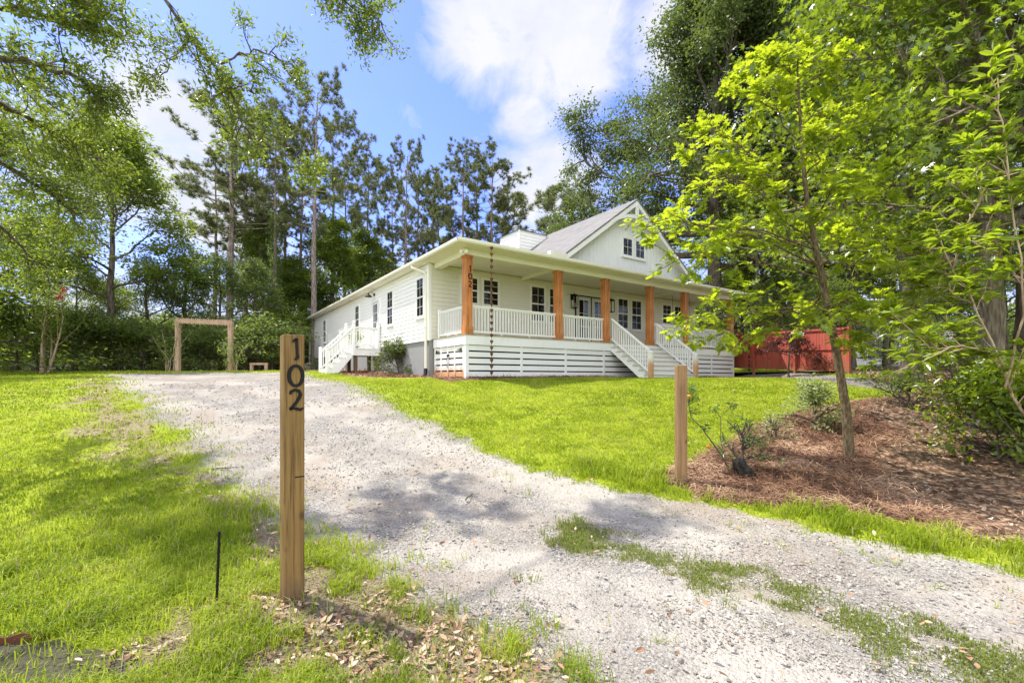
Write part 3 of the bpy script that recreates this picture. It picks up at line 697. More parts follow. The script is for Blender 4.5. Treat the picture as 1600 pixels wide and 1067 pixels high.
# young oak, limb by limb
def young_oak():
    rng = np.random.RandomState(51); W = Wood(); bx, by = ray_ground(1328, 718); b0 = np.array([bx, by, G(bx, by) - .08]); Y = by
    T = np.array([b0] + [P3(u, v, Y + dy) for u, v, dy in ((1322, 640, 0), (1306, 545, .02), (1288, 450, .05), (1276, 395, .05), (1262, 320, .1), (1254, 250, .12), (1250, 180, .15), (1246, 110, .15), (1248, 62, .15))]) - b0
    rad = np.array([.085, .066, .058, .052, .046, .038, .030, .022, .014, .008]); W.tube(T, rad, 9)
    tips = []; dirs = []
    def limb(f, du, dv, dy, r0=.02, ns=6):
        """limb from trunk fraction f to a pixel offset at the trunk's distance"""
        p, _ = along(T, f); e = p + np.array([du / FPX * Y, dy, -dv / FPX * Y]); n = 7; t = np.linspace(0, 1, n)[:, None]
        B = p + (e - p) * t + rng.normal(size=(n, 3)) * .035 * np.sin(PI * t); B[:, 2] += .12 * np.sin(PI * t[:, 0]) * np.linalg.norm(e - p) * .5
        W.tube(B, np.linspace(r0, .006, n), 5); L = np.linalg.norm(e - p)
        for j in range(ns):
            q, dq = along(B, min(.99, .28 + .72 * (j + rng.rand()) / ns))
            S = branch(q, side_dir(dq, .45 + .45 * rng.rand(), rng, .55), L * .22 + .14 * rng.rand(), 4, rng, .14, .0)
            W.tube(S, np.linspace(.008, .004, 5), 4)
            for k in range(3):
                w, dw = along(S, min(.99, .4 + .6 * (k + rng.rand()) / 3)); e2 = w + side_dir(dw, .3 + .4 * rng.rand(), rng, .4) * (.08 + .12 * rng.rand())
                W.tube(np.array([w, e2]), np.array([.004, .003]), 3); tips.append(e2); dirs.append(e2 - w)
        tips.append(B[-1]); dirs.append(B[-1] - B[-2])
    for f, u, v, dy, r0, ns in [(.40, 1045, 350, -.2, .022, 9), (.36, 1065, 385, .4, .02, 8), (.45, 1055, 330, .5, .018, 8), (.27, 1095, 500, -.4, .02, 8), (.26, 1125, 522, .3, .018, 7), (.29, 1125, 485, .7, .016, 6),
              (.50, 1115, 215, -.3, .018, 7), (.55, 1110, 250, .3, .016, 7), (.62, 1130, 192, .4, .014, 7), (.70, 1165, 155, -.3, .013, 6), (.78, 1172, 115, .3, .011, 5), (.85, 1195, 92, -.2, .01, 5), (.92, 1218, 78, .2, .008, 4), (.45, 1100, 290, -.6, .016, 6), (.40, 1130, 375, -.7, .016, 6),
              (.27, 1390, 505, -.4, .018, 7), (.30, 1405, 470, .4, .018, 7), (.36, 1390, 400, -.3, .016, 7), (.42, 1380, 350, .5, .016, 6), (.50, 1360, 290, -.3, .014, 6), (.58, 1345, 240, .4, .013, 6), (.66, 1335, 190, -.2, .012, 6), (.75, 1315, 150, .3, .011, 5), (.84, 1295, 110, -.2, .009, 5), (.92, 1272, 85, .1, .008, 4),
              (.30, 1250, 500, -1., .015, 6), (.40, 1260, 420, -1.1, .015, 6), (.50, 1240, 330, -1., .014, 6), (.62, 1250, 250, -.9, .012, 5), (.45, 1270, 340, 1., .014, 6), (.60, 1230, 230, .9, .012, 5), (.33, 1320, 480, 1., .015, 6), (.97, 1246, 68, 0, .006, 3), (.25, 1290, 530, -.7, .014, 5)]:
        p_, _ = along(T, f); e_ = P3(u, v, Y) - b0; a = (f, (e_ - p_)[0] * FPX / Y, -(e_ - p_)[2] * FPX / Y, dy, r0, ns)
        limb(*a)
    tips = np.array(tips); dirs = np.array(dirs); dirs /= np.linalg.norm(dirs, axis=1)[:, None]
    src = np.repeat(np.arange(len(tips)), 10); n = len(src)
    ang = rng.rand(n) * 2 * PI; a = np.stack([np.cos(ang), np.sin(ang), np.zeros(n)], -1)
    X = a * .9 + dirs[src] * .75 + rng.normal(size=(n, 3)) * .2; X[:, 2] -= .10; X /= np.linalg.norm(X, axis=1)[:, None]
    up = rng.normal(size=(n, 3)) * .38 + np.array([0, 0, 1]); Yv = np.cross(up, X); Yv /= np.linalg.norm(Yv, axis=1)[:, None]; Zv = np.cross(X, Yv)
    pos = tips[src] + rng.normal(size=(n, 3)) * .035
    lv = inst(OAK[0], OAK[1], pos, X, Yv, Zv, .15 * (.5 + .8 * rng.rand(n)), np.clip(.4 * rng.rand(len(tips))[src] + .6 * rng.rand(n), 0, 1))
    return (W.arrays(), lv), b0
geo, b0 = young_oak()
tree_thing('young_oak_tree', geo, M['leaf_yoak'], M['bark_young'], b0, 'young oak with bright lobed leaves and slender trunk in the pine straw', 'tree')

# overhanging oak: trunk outside the frame on the left, limbs across the top left
def overhang():
    rng = np.random.RandomState(61); W = Wood(); b0 = np.array([-7.6, 3.4, G(-7.6, 3.4) - .1])
    T = np.array([b0, b0 + [.1, .1, 2.5], b0 + [.25, .1, 5], b0 + [.3, .2, 8], b0 + [.2, .3, 11.]]) ; W.tube(T - b0, np.array([.36, .28, .25, .2, .1]), 9)
    tips = []; tw = []
    def limb(pts, r0, ns, subL, dens=4, fr=.15):
        P = np.array([p if len(p) == 3 and not isinstance(p, tuple) else P3(*p) for p in pts]); m = 26
        t = np.linspace(0, len(P) - 1, m); B = np.stack([np.interp(t, np.arange(len(P)), P[:, i]) for i in range(3)], -1)
        B += np.sin(np.arange(m)[:, None] * np.array([.9, 1.3, 1.1])) * .03
        W.tube(B - b0, np.linspace(r0, .008, m), 6)
        for j in range(ns):
            f = fr + (1 - fr) * (j + rng.rand()) / ns; q, dq = along(B, min(.99, f))
            S = branch(q, side_dir(dq, .5 + .6 * rng.rand(), rng, .2), subL * (.5 + .8 * rng.rand()) * (1.1 - .5 * f), 5, rng, .2, -.03)
            W.tube(S - b0, np.linspace(.012, .004, 6), 4)
            for k in range(dens):
                w, dw = along(S, min(.99, .2 + .8 * (k + rng.rand()) / dens)); e = w + side_dir(dw, .3 + .6 * rng.rand(), rng) * (.12 + .22 * rng.rand())
                W.tube(np.array([w, e]) - b0, np.array([.004, .003]), 3); tips.append(e); tips.append((w + e) / 2)
    A = lambda z: list(b0 + np.array([.25, .1, z]))
    def L(*p): return [np.array(A(p[0]))] + list(p[1:])
    # the limb crossing the top of the picture and drooping
    limb(L(7.5, (60, -260, 5.2), (170, -120, 6.0), (262, 10, 6.6), (300, 60, 6.9), (345, 115, 7.2), (372, 175, 7.4), (385, 205, 7.5), (455, 245, 7.7), (478, 262, 7.8)), .030, 26, .8, 4, .30)
    limb([(345, 100, 7.0), (375, 85, 7.1), (420, 80, 7.2), (462, 110, 7.3)], .018, 8, .55, 4, .1)
    limb([(355, 135, 7.2), (385, 140, 7.3), (402, 145, 7.4)], .012, 4, .4, 4, .1)
    limb(L(8.2, (250, -260, 6.0), (380, -120, 6.6), (460, -40, 7), (520, -5, 7.2), (560, 15, 7.4), (600, 40, 7.5)), .03, 24, .7, 4, .5)
    limb([(300, 60, 6.9), (265, 95, 7.0), (242, 120, 7.1)], .014, 6, .45, 4, .1)
    # the dense mass on the left
    for pts, r, ns, sl in [
        (L(5.2, (-120, 60, 5.4), (0, 88, 6.0), (70, 105, 6.4), (130, 125, 6.7), (160, 160, 6.9)), .06, 26, .8),
        (L(5.6, (-130, -60, 5.4), (0, 10, 6.0), (60, 20, 6.4), (110, 35, 6.7), (145, 40, 6.9)), .05, 22, .75),
        (L(4.6, (-140, 100, 5.6), (0, 160, 6.4), (60, 195, 6.9), (110, 225, 7.2), (160, 255, 7.5)), .06, 24, .9),
        (L(4.0, (-140, 180, 5.8), (-20, 240, 6.8), (40, 280, 7.3), (90, 310, 7.7), (120, 340, 8.)), .055, 24, .9),
        (L(6.4, (-60, -180, 5.0), (30, -60, 5.8), (100, -20, 6.3), (150, 10, 6.5)), .05, 20, .7),
        (L(4.4, (-160, 60, 6.4), (-20, 110, 7.6), (60, 150, 8.2), (130, 195, 8.8)), .05, 24, .9),
        (L(3.4, (-160, 300, 6.2), (-30, 330, 7.4), (30, 380, 8.2), (60, 420, 8.6)), .05, 20, .9)]:
        limb(pts, r, ns, sl, 4, .3)
    tips = np.array(tips) - b0; src = np.repeat(np.arange(len(tips)), 16); n = len(src)
    pos = tips[src] + rng.normal(size=(n, 3)) * .065
    X, Yv, Zv = frames(n, rng, .25)
    lv = inst(NARROW[0], NARROW[1], pos, X, Yv, Zv, .082 * (.6 + .7 * rng.rand(n)), np.clip(.4 * rng.rand(len(tips))[src] + .6 * rng.rand(n), 0, 1))
    return (W.arrays(), lv), b0
geo, b0 = overhang()
tree_thing('water_oak_tree', geo, mat_leaf('overhanging oak leaf', (.06, .085, .018), (.13, .17, .03), (.40, .52, .04), .44), M['bark_oak'], b0, 'oak whose small leaved branches hang into the sky at upper left', 'tree')

# leaning sapling with long leaves at the right
def sapling(seed, path, extra, ls, per=9, lm='leaf_bright', sub=.55):
    rng = np.random.RandomState(seed); W = Wood(); tips = []; dr = []
    P = [np.array(p, float) if len(p) == 3 and isinstance(p, list) else P3(*p) for p in path]; b0 = P[0].copy()
    def run(pts, r0, ns):
        pts = np.array(pts); m = 14; t = np.linspace(0, len(pts) - 1, m); B = np.stack([np.interp(t, np.arange(len(pts)), pts[:, i]) for i in range(3)], -1); B += rng.normal(size=B.shape) * .012
        W.tube(B - b0, np.linspace(r0, .006, m), 6)
        for j in range(ns):
            q, dq = along(B, min(.99, .22 + .78 * (j + rng.rand()) / ns)); S = branch(q, side_dir(dq, .5 + .6 * rng.rand(), rng, .2), sub * (.4 + .9 * rng.rand()), 4, rng, .15, .02)
            W.tube(S - b0, np.linspace(.008, .004, 5), 4)
            for k in range(3):
                w, dw = along(S, min(.99, .35 + .65 * (k + rng.rand()) / 3)); tips.append(w + rng.normal(size=3) * .03); dr.append(dw / np.linalg.norm(dw))
    run(P, .021, 16)
    for ex, r, ns in extra: run([P3(*p) for p in ex], r, ns)
    tips = np.array(tips) - b0; dr = np.array(dr); src = np.repeat(np.arange(len(tips)), per); n = len(src); a = rng.rand(n) * 2 * PI
    X = np.stack([np.cos(a), np.sin(a), np.zeros(n)], -1) + dr[src] * .7 + rng.normal(size=(n, 3)) * .2; X[:, 2] -= .15; X /= np.linalg.norm(X, axis=1)[:, None]
    up = rng.normal(size=(n, 3)) * .4 + np.array([0, 0, 1]); Yv = np.cross(up, X); Yv /= np.linalg.norm(Yv, axis=1)[:, None]
    lv = inst(LANCE[0], LANCE[1], tips[src], X, Yv, np.cross(X, Yv), ls * (.55 + .7 * rng.rand(n)), np.clip(.4 * rng.rand(len(tips))[src] + .6 * rng.rand(n), 0, 1))
    return (W.arrays(), lv), b0
yb = 5.6; xb = (1665 - 800) / FPX * yb
geo, b0 = sapling(71, [[xb, yb, G(xb, yb) - .05], (1640, 690, 5.6), (1600, 646, 5.6), (1572, 605, 5.65), (1560, 555, 5.7), (1525, 480, 5.8), (1490, 420, 5.9), (1460, 350, 6.0)],
    [([(1560, 555, 5.7), (1500, 540, 5.5), (1450, 545, 5.4)], .012, 7), ([(1525, 480, 5.8), (1480, 450, 6.0), (1410, 440, 6.2)], .012, 8), ([(1490, 420, 5.9), (1520, 330, 5.6), (1560, 270, 5.5)], .012, 9),
     ([(1600, 440, 5.5), (1560, 400, 5.4), (1530, 370, 5.4)], .012, 8), ([(1572, 605, 5.6), (1600, 480, 5.2), (1585, 330, 5.1), (1565, 200, 5.1), (1560, 120, 5.1)], .013, 14)], .165, 12)
tree_thing('leaning_sapling', geo, M['leaf_bright'], M['bark_tan'], b0, 'leaning sapling with curved tan stem and long leaves at right edge', 'sapling')
yb = 8.6; xb = (1512 - 800) / FPX * yb
geo, b0 = sapling(72, [[xb, yb, G(xb, yb) - .05], (1505, 670, 8.6), (1493, 610, 8.6), (1480, 560, 8.7), (1465, 500, 8.9), (1450, 440, 9.)],
    [([(1485, 580, 8.7), (1440, 560, 8.6), (1395, 560, 8.5)], .012, 9), ([(1475, 540, 8.8), (1430, 510, 8.6), (1400, 500, 8.4)], .012, 9), ([(1465, 500, 8.9), (1500, 470, 8.6), (1520, 450, 8.5)], .012, 8), ([(1485, 585, 8.7), (1520, 570, 8.4), (1540, 575, 8.3)], .012, 7), ([(1450, 440, 9.), (1420, 400, 9.), (1440, 340, 9.2)], .012, 9)], .19, 9)
tree_thing('slanted_sapling', geo, M['leaf_bright'], M['bark_oak'], b0, 'sapling with dark slanted stem left of the pale tan trunk', 'sapling')
# shrubs on the right
def shrub(seed, loc, H, R, label, lm, nl=12, ls=.10, per=12, name='shrub', tpl=SIMPLE, clump=.22, bark='bark_oak', full=1., cat='shrub', ntw=3, nsub=5):
    geo = decid(seed, H, .04, R, nl, nsub, ntw, per, ls, clump, tr=.022, tpl=tpl, shape=.5, up=.75, fullness=full)
    return tree_thing(name, geo, M[lm], M[bark], (loc[0], loc[1], G(*loc) - .03), label, cat)
def at(u, v): return ray_ground(u, v)
def atY(u, Y): return ((u - 800) / FPX * Y, Y)
shrub(81, atY(1560, 7.6), 1.35, 1.0, 'bright leafy shrub at the foot of the pale tan trunk', 'leaf_bright', 16, .12, 16, clump=.26)
shrub(82, atY(1620, 7.2), 1.1, .9, 'dense green shrub at the far right edge of the litter', 'leaf_mid', 14, .11, 16)
shrub(83, at(1420, 640), .55, .6, 'low dark shrub in the pine straw before the slanted sapling', 'leaf_dark', 10, .07, 10)
shrub(84, at(1275, 668), .80, .42, 'thin variegated shrub behind the young oak trunk', 'leaf_pale', 10, .075, 15, clump=.15, full=.9)
shrub(85, at(622, 586), .85, .85, 'olive green shrub against the grey foundation', 'leaf_oak', 16, .10, 18)
shrub(86, at(1212, 690), .25, .18, 'tiny seedling in the straw beside the variegated shrub', 'leaf_pale', 5, .05, 5, clump=.08)
loc = at(1232, 589)
geo = decid(87, 1.75, .5, .95, 9, 6, 4, 14, .10, .16, tr=.045, shape=.5, up=.12)
tree_thing('purple_maple', geo, M['leaf_purple'], M['bark_oak'], (loc[0], loc[1], G(*loc) - .03), 'small dark purple maple in front of the red fence', 'tree')
# crape myrtle: several tan stems
def myrtle():
    rng = np.random.RandomState(88); W = Wood(); x, y = atY(70, 19.5); b0 = np.array([x, y, G(x, y) - .05]); tips = []
    for k in range(5):
        a = k * 1.26; B = branch((.12 * math.cos(a), .12 * math.sin(a), 0), (.10 * math.cos(a), .10 * math.sin(a), 1), 2.3 + .4 * rng.rand(), 7, rng, .05); W.tube(B, np.linspace(.05, .02, 8), 6)
        for j in range(6):
            q, dq = along(B, .45 + .54 * rng.rand()); S = branch(q, side_dir(dq, .3 + .4 * rng.rand(), rng), .9 + .5 * rng.rand(), 4, rng, .15, .02); W.tube(S, np.linspace(.014, .005, 5), 4)
            for f in (.4, .6, .8, .98): tips.append(along(S, f)[0])
    tips = np.array(tips); src = np.repeat(np.arange(len(tips)), 26); n = len(src); pos = tips[src] + rng.normal(size=(n, 3)) * .2; X, Y, Zv = frames(n, rng, .4)
    lv = inst(SIMPLE[0], SIMPLE[1], pos, X, Y, Zv, .10 * (.6 + .7 * rng.rand(n)), rng.rand(n))
    r = tree_thing('crape_myrtle', (W.arrays(), lv), M['leaf_mid'], M['bark_tan'], b0, 'crape myrtle with bare tan stems and red blossom at the top', 'tree')
    for (u, v) in ((98, 454), (93, 464)):
        c = P3(u, v, y) - b0; m = 130; p = c + rng.normal(size=(m, 3)) * .085; X, Y, Zv = frames(m, rng, .1); leaves_mesh('blossom', [inst(SIMPLE[0], SIMPLE[1], p, X, Y, Zv, np.full(m, .08), rng.rand(m))], M['flower'], r)
        mk('blossom_stem', *Wood_one([tips[np.argmin(np.linalg.norm(tips - c, axis=1))], c], [.012, .008]), M['bark_tan'], r)
def Wood_one(P, R):
    w = Wood(); w.tube(np.array(P), np.array(R), 5); return w.arrays()
myrtle()
# ------------------------------------------------------------------ the house
House = empty('farmhouse', (HX, HY, DECK), TH, 'white lap sided farmhouse with orange wood porch columns and front gable', 'house')
LEN, TW, TF, SW, SE = 15.015, 2.21, 22.75, -.312, 15.327
MID = LEN / 2; OV = .70; EAVE = 2.81
def h2w(s, t): return HX + math.cos(TH) * s - math.sin(TH) * t, HY + math.sin(TH) * s + math.cos(TH) * t
def gl(s, t): return G(*h2w(s, t)) - DECK
class Fr:
    """a wall plane: a along the wall, n outward"""
    def __init__(s, kind, c): s.k = kind; s.c = c
    def box(s, mb, a0, a1, z0, z1, n0, n1):
        if s.k == 'F': mb.box(a0, a1, s.c - n1, s.c - n0, z0, z1)
        else: mb.box(s.c - n1, s.c - n0, a0, a1, z0, z1)
def laps(name, fr, a0, a1, z0, z1, mat, course=.152):
    mb = MB(); z = z0
    while z < z1 - .01:
        zt = min(z + course, z1); b, t = .020, .003
        P = [(a0, b, z), (a1, b, z), (a1, t, zt), (a0, t, zt), (a0, -.05, z), (a1, -.05, z), (a1, -.05, zt), (a0, -.05, zt)]
        V = [(a, fr.c - n, zz) if fr.k == 'F' else (fr.c - n, a, zz) for a, n, zz in P]
        mb.add(V, [(0, 1, 2, 3), (5, 4, 7, 6), (4, 5, 1, 0), (0, 3, 7, 4), (1, 5, 6, 2)]); z = zt
    return mb.build(name, mat, House)
laps('front_wall', Fr('F', TW), SW, SE, -.02, 2.655, M['porchwall_shaded'])
sidew = laps('side_wall', Fr('S', SW), TW + .05, TF, -.05, 2.655, M['siding'])
mb = MB(); mb.box(SE - .05, SE + .02, TW + .05, TF, -.05, 2.655); mb.box(SW + .05, SE - .05, TF - .1, TF, -.05, 2.655); mb.build('rear_wall', M['siding'], House)
mb = MB(); mb.box(SW + .03, SE - .03, TW + .03, TF - .05, -3.0, -.052); mb.build('foundation', M['conc'], House)
# corner boards and frieze
for q in ((SW - .035, SW + .08, TW - .035, TW + .10), (SE - .08, SE + .035, TW - .035, TW + .10), (SW - .035, SW - .001, TF - .12, TF + .02)): MB().box(*q, -.06, 2.65).build('corner_board', M['trim'], House, bevel=.004)

# soffit: narrow boards all round and the porch ceiling
mb = MB(); s = -.60
while s < LEN + .6:
    mb.box(s, s + .094, -.60, TW - .03, 2.665, 2.685); s += .10
mb.box(-.60, SW - .0, TW - .03, TF + .6, 2.666, 2.684); mb.box(SE, LEN + .6, TW - .03, TF + .6, 2.666, 2.684)
mb.box(-.6, LEN + .6, -.6, TF + .6, 2.690, 2.70)
mb.build('soffit', M['soffit'], House)
# porch beam over the columns with cross beams
mb = MB(); mb.box(-.125, LEN + .125, -.125, .125, 2.49, 2.664); mb.box(-.125, .125, .128, TW - .04, 2.49, 2.664); mb.box(LEN - .125, LEN + .125, .128, TW - .04, 2.49, 2.664)
for s in (3.748, LEN - 3.748): mb.box(s - .07, s + .07, .128, TW - .04, 2.53, 2.664)
mb.build('porch_beam', M['soffit'], House, bevel=.004)
# gutters
prof = [(0, 0), (.075, 0), (.10, .045), (.10, .12), (.088, .12), (.088, .05), (.07, .012), (0, .012)]
def gutter(front):
    mb = MB()
    if front: mb.prism([(-OV + .1 - n, EAVE - .12 + z) for n, z in prof], 'x', -OV, LEN + OV)
    else: mb.prism([(-OV + .1 - n, EAVE - .12 + z) for n, z in prof], 'y', -OV + .1, TF + .65)
    return mb
g = gutter(True); g.box(-.6, LEN + .6, -.598, -.58, 2.665, EAVE); g.build('gutter', M['gutter'], House)
g = gutter(False); g.box(-.598, -.58, -.575, TF + .62, 2.665, EAVE); g.build('gutter', M['gutter'], House)
mb = MB(); mb.prism([(LEN + OV - .1 + n, EAVE - .12 + z) for n, z in prof], 'y', -OV + .1, TF + .65); mb.build('gutter', M['gutter'], House)
# roof: low hip all round, steep gable through it
def _shingle_fix():
    m = M['shingle']; nt = m.node_tree; h = N(nt); br = [n for n in nt.nodes if n.type == 'TEX_BRICK'][0]
    for l in list(br.inputs['Vector'].links): nt.links.remove(l)
    sx = h.n('ShaderNodeSeparateXYZ'); h.l(h.co('Object'), sx.inputs[0]); cx = h.n('ShaderNodeCombineXYZ')
    h.l(h.math('ADD', sx.outputs[0], sx.outputs[1]), cx.inputs[0]); h.l(h.math('MULTIPLY', sx.outputs[2], 1.72), cx.inputs[1]); h.l(cx.outputs[0], br.inputs['Vector'])
_shingle_fix()
mb = MB(); e = OV - .07; z0 = EAVE - .005; d = 5.0; z1 = z0 + d * .20
mb.add([(-e, -e, z0), (LEN + e, -e, z0), (LEN + e, TF + e, z0), (-e, TF + e, z0), (-e + d, -e + d, z1), (LEN + e - d, -e + d, z1), (LEN + e - d, TF + e - d, z1), (-e + d, TF + e - d, z1),
        (-e, -e, z0 - .03), (LEN + e, -e, z0 - .03), (LEN + e, TF + e, z0 - .03), (-e, TF + e, z0 - .03)],
       [(0, 1, 5, 4), (1, 2, 6, 5), (2, 3, 7, 6), (3, 0, 4, 7), (4, 5, 6, 7), (8, 9, 1, 0), (9, 10, 2, 1), (10, 11, 3, 2), (11, 8, 0, 3), (11, 10, 9, 8)])
PK = 5.80; SL = .724; RW = 3.98
for sg in (-1, 1):
    P = [(MID, PK), (MID + sg * RW, PK - SL * RW), (MID + sg * (RW - .04), PK - SL * (RW - .04) - .07), (MID, PK - .07)]
    if sg > 0: P = P[::-1]
    mb.prism(P, 'y', -.475, TF - 1)
roof = mb.build('roof', M['shingle'], House)
# white rake boards, soffit of the rake, gable bracket
mb = MB()
for sg in (-1, 1):
    P = [(MID, PK - .08), (MID + sg * (RW - .03), PK - .08 - SL * (RW - .03)), (MID + sg * (RW - .20), PK - .27 - SL * (RW - .20)), (MID, PK - .27)]
    if sg > 0: P = P[::-1]
    mb.prism(P, 'y', -.462, -.43)
    P = [(MID, PK - .085), (MID + sg * (RW - .06), PK - .085 - SL * (RW - .06)), (MID + sg * (RW - .08), PK - .11 - SL * (RW - .08)), (MID, PK - .11)]
    if sg > 0: P = P[::-1]
    mb.prism(P, 'y', -.428, -.101)
mb.build('rake_board', M['trim'], House)
mb = MB(); mb.box(MID - .075, MID + .075, -.485, -.415, 4.84, 5.56)
arc = [(MID + 1.5 * q, 5.13 - .46 * q * q) for q in np.linspace(-1, 1, 15)]; arc2 = [(a, z - .14) for a, z in arc]
mb.prism(arc2 + arc[::-1], 'y', -.474, -.425)
mb.build('gable_bracket', M['trim'], House)
mb = MB(); mb.prism([(MID - 3.86, 2.72), (MID + 3.86, 2.72), (MID + 3.86, PK - .112 - SL * 3.86), (MID, PK - .112), (MID - 3.86, PK - .112 - SL * 3.86)], 'y', -.10, -.05)
s = MID - 3.5
while s < MID + 3.5:
    zt = PK - .13 - SL * abs(s - MID) - .02
    if zt > 2.95: mb.prism([(s - .012, 2.8), (s + .012, 2.8), (s + .012, zt), (s - .012, zt)], 'y', -.112, -.101)
    s += .205
mb.build('gable_wall', M['board'], House)
mb = MB(); mb.box(MID - RW - .62, MID - RW + .12, -.60, -.42, EAVE + .02, EAVE + .17); mb.build('splash_guard', M['gutter'], House, bevel=.01)
# windows and doors
def window(fr, a0, a1, z0, z1, cols=2, rows=(2, 2), cas=.062, sill=True, name='window', split=True):
    mb = MB(); c = cas
    fr.box(mb, a0 - c, a0, z0 - c, z1 + c, .0, .045); fr.box(mb, a1, a1 + c, z0 - c, z1 + c, .0, .045)
    fr.box(mb, a0, a1, z1, z1 + c, .0, .045); fr.box(mb, a0, a1, z0 - c, z0, .0, .045)
    if sill: fr.box(mb, a0 - c - .02, a1 + c + .02, z0 - c - .03, z0 - c - .001, .0, .07)
    b = .026; zm = (z0 + z1) / 2
    halves = ((z0, zm - .002), (zm + .002, z1)) if split else ((z0, z1),)
    for i, (q0, q1) in enumerate(halves):
        n1 = .034 if i == 0 else .040
        fr.box(mb, a0, a0 + b, q0, q1, .024, n1); fr.box(mb, a1 - b, a1, q0, q1, .024, n1)
        fr.box(mb, a0 + b, a1 - b, q0, q0 + b, .024, n1); fr.box(mb, a0 + b, a1 - b, q1 - b, q1, .024, n1)
        for k in range(1, cols):
            a = a0 + (a1 - a0) * k / cols; fr.box(mb, a - .006, a + .006, q0 + b, q1 - b, .025, .033)
        for k in range(1, rows[i] if split else rows[0]):
            z = q0 + (q1 - q0) * k / (rows[i] if split else rows[0]); fr.box(mb, a0 + b, a1 - b, z - .006, z + .006, .0255, .032)
    w = mb.build(name, M['trim'], House)
    g = MB(); fr.box(g, a0 + .001, a1 - .001, z0 + .001, z1 - .001, .0235, .0245); g.build('pane', M['glass'], w)
    return w
fw = Fr('F', TW); sw = Fr('S', SW); gw = Fr('F', -.10)
for a0, a1, z0 in ((.98, 1.66, 1.40), (1.90, 2.58, 1.40), (4.18, 4.87, .95), (5.13, 5.82, .95), (9.28, 9.97, .95), (10.24, 10.93, .95), (12.58, 13.26, 1.40), (13.54, 14.22, 1.40)):
    window(fw, a0, a1, z0, 2.36)
for a0, a1 in ((2.64, 3.24), (5.78, 6.42), (10.57, 11.21), (17.72, 18.38)): window(sw, a0, a1, .86, 2.25)
for a0, a1 in ((7.05, 7.60), (7.80, 8.35)): window(gw, a0, a1, 3.56, 4.26, 2, (2, 2), .07, True, split=False)
def door(fr, a0, a1, z1, glass, mat, hinge, cols, rows, name):
    mb = MB(); fr.box(mb, a0, a1, 0, z1, .022, .05)
    d = mb.build(name, mat, House)
    gx0, gx1, gz0, gz1 = glass
    g = MB(); fr.box(g, gx0, gx1, gz0, gz1, .0505, .0535); g.build('pane', M['glass'], d)
    m = MB()
    for k in range(1, cols): a = gx0 + (gx1 - gx0) * k / cols; fr.box(m, a - .01, a + .01, gz0, gz1, .054, .062)
    for k in range(1, rows): z = gz0 + (gz1 - gz0) * k / rows; fr.box(m, gx0, gx1, z - .01, z + .01, .054, .0615)
    for (x0, x1, q0, q1) in ((gx0 - .03, gx0, gz0 - .03, gz1 + .03), (gx1, gx1 + .03, gz0 - .03, gz1 + .03), (gx0, gx1, gz1, gz1 + .03), (gx0, gx1, gz0 - .03, gz0)): fr.box(m, x0, x1, q0, q1, .0505, .064)
    m.build('muntin', M['trim'], d)
    k = MB(); ha = a0 + .07 if hinge > 0 else a1 - .07; fr.box(k, ha - .02, ha + .02, .92, 1.12, .0505, .065); fr.box(k, min(ha, ha + hinge * .11), max(ha, ha + hinge * .11), 1.0, 1.025, .066, .09); k.build('handle', M['black'], d)
    return d
mdoor = mat_paint('grey green door paint', (.50, .52, .47))
door(fw, 6.62, 7.50, 2.2, (6.78, 7.34, .3, 2.05), mdoor, -1, 2, 3, 'front_door')
door(fw, 7.55, 8.43, 2.2, (7.71, 8.27, .3, 2.05), mdoor, 1, 2, 3, 'front_door')
mb = MB(); fw.box(mb, 7.502, 7.548, 0, 2.2, .022, .062); fw.box(mb, 6.57, 6.615, 0, 2.25, .022, .06); fw.box(mb, 8.435, 8.48, 0, 2.25, .022, .06); fw.box(mb, 6.615, 8.435, 2.203, 2.25, .022, .06); mb.build('door_frame', M['dark'], House)
door(sw, 7.50, 8.36, 2.08, (7.66, 8.20, .75, 1.95), mat_paint('side door paint', (.55, .57, .58)), 1, 3, 3, 'side_door')
mb = MB(); sw.box(mb, 7.36, 7.495, -.02, 2.16, .0, .048); sw.box(mb, 8.365, 8.46, -.02, 2.16, .0, .048); sw.box(mb, 7.495, 8.365, 2.085, 2.16, .0, .048); mb.build('door_frame', M['trim'], House)
def lantern(s, z):
    mb = MB(); y0 = TW - .30
    mb.box(s - .09, s + .09, y0 + .27, y0 + .29, z - .05, z + .2)
    mb.bar((s, y0 + .27, z + .15), (s, y0 + .12, z + .22), .02, .02); mb.bar((s, y0 + .12, z + .22), (s, y0 + .1, z + .14), .02, .02)
    mb.prism([(s - .12, z + .10), (s + .12, z + .10), (s + .05, z + .16), (s - .05, z + .16)], 'y', y0, y0 + .22)
    for a in (-.105, .105):
        for b in (.01, .21): mb.box(s + a - .01, s + a + .01, y0 + b - .01, y0 + b + .01, z - .40, z + .10)
    mb.box(s - .115, s + .115, y0, y0 + .22, z - .42, z - .40)
    o = mb.build('wall_lantern', M['black'], House)
    b = MB(); b.lathe((s, y0 + .11, z - .40), [(.025, 0), (.03, .06), (.03, .16), (.012, .22)], 10); b.build('candle_tube', M['cream'], o)
lantern(6.40, 2.05); lantern(8.66, 2.05)
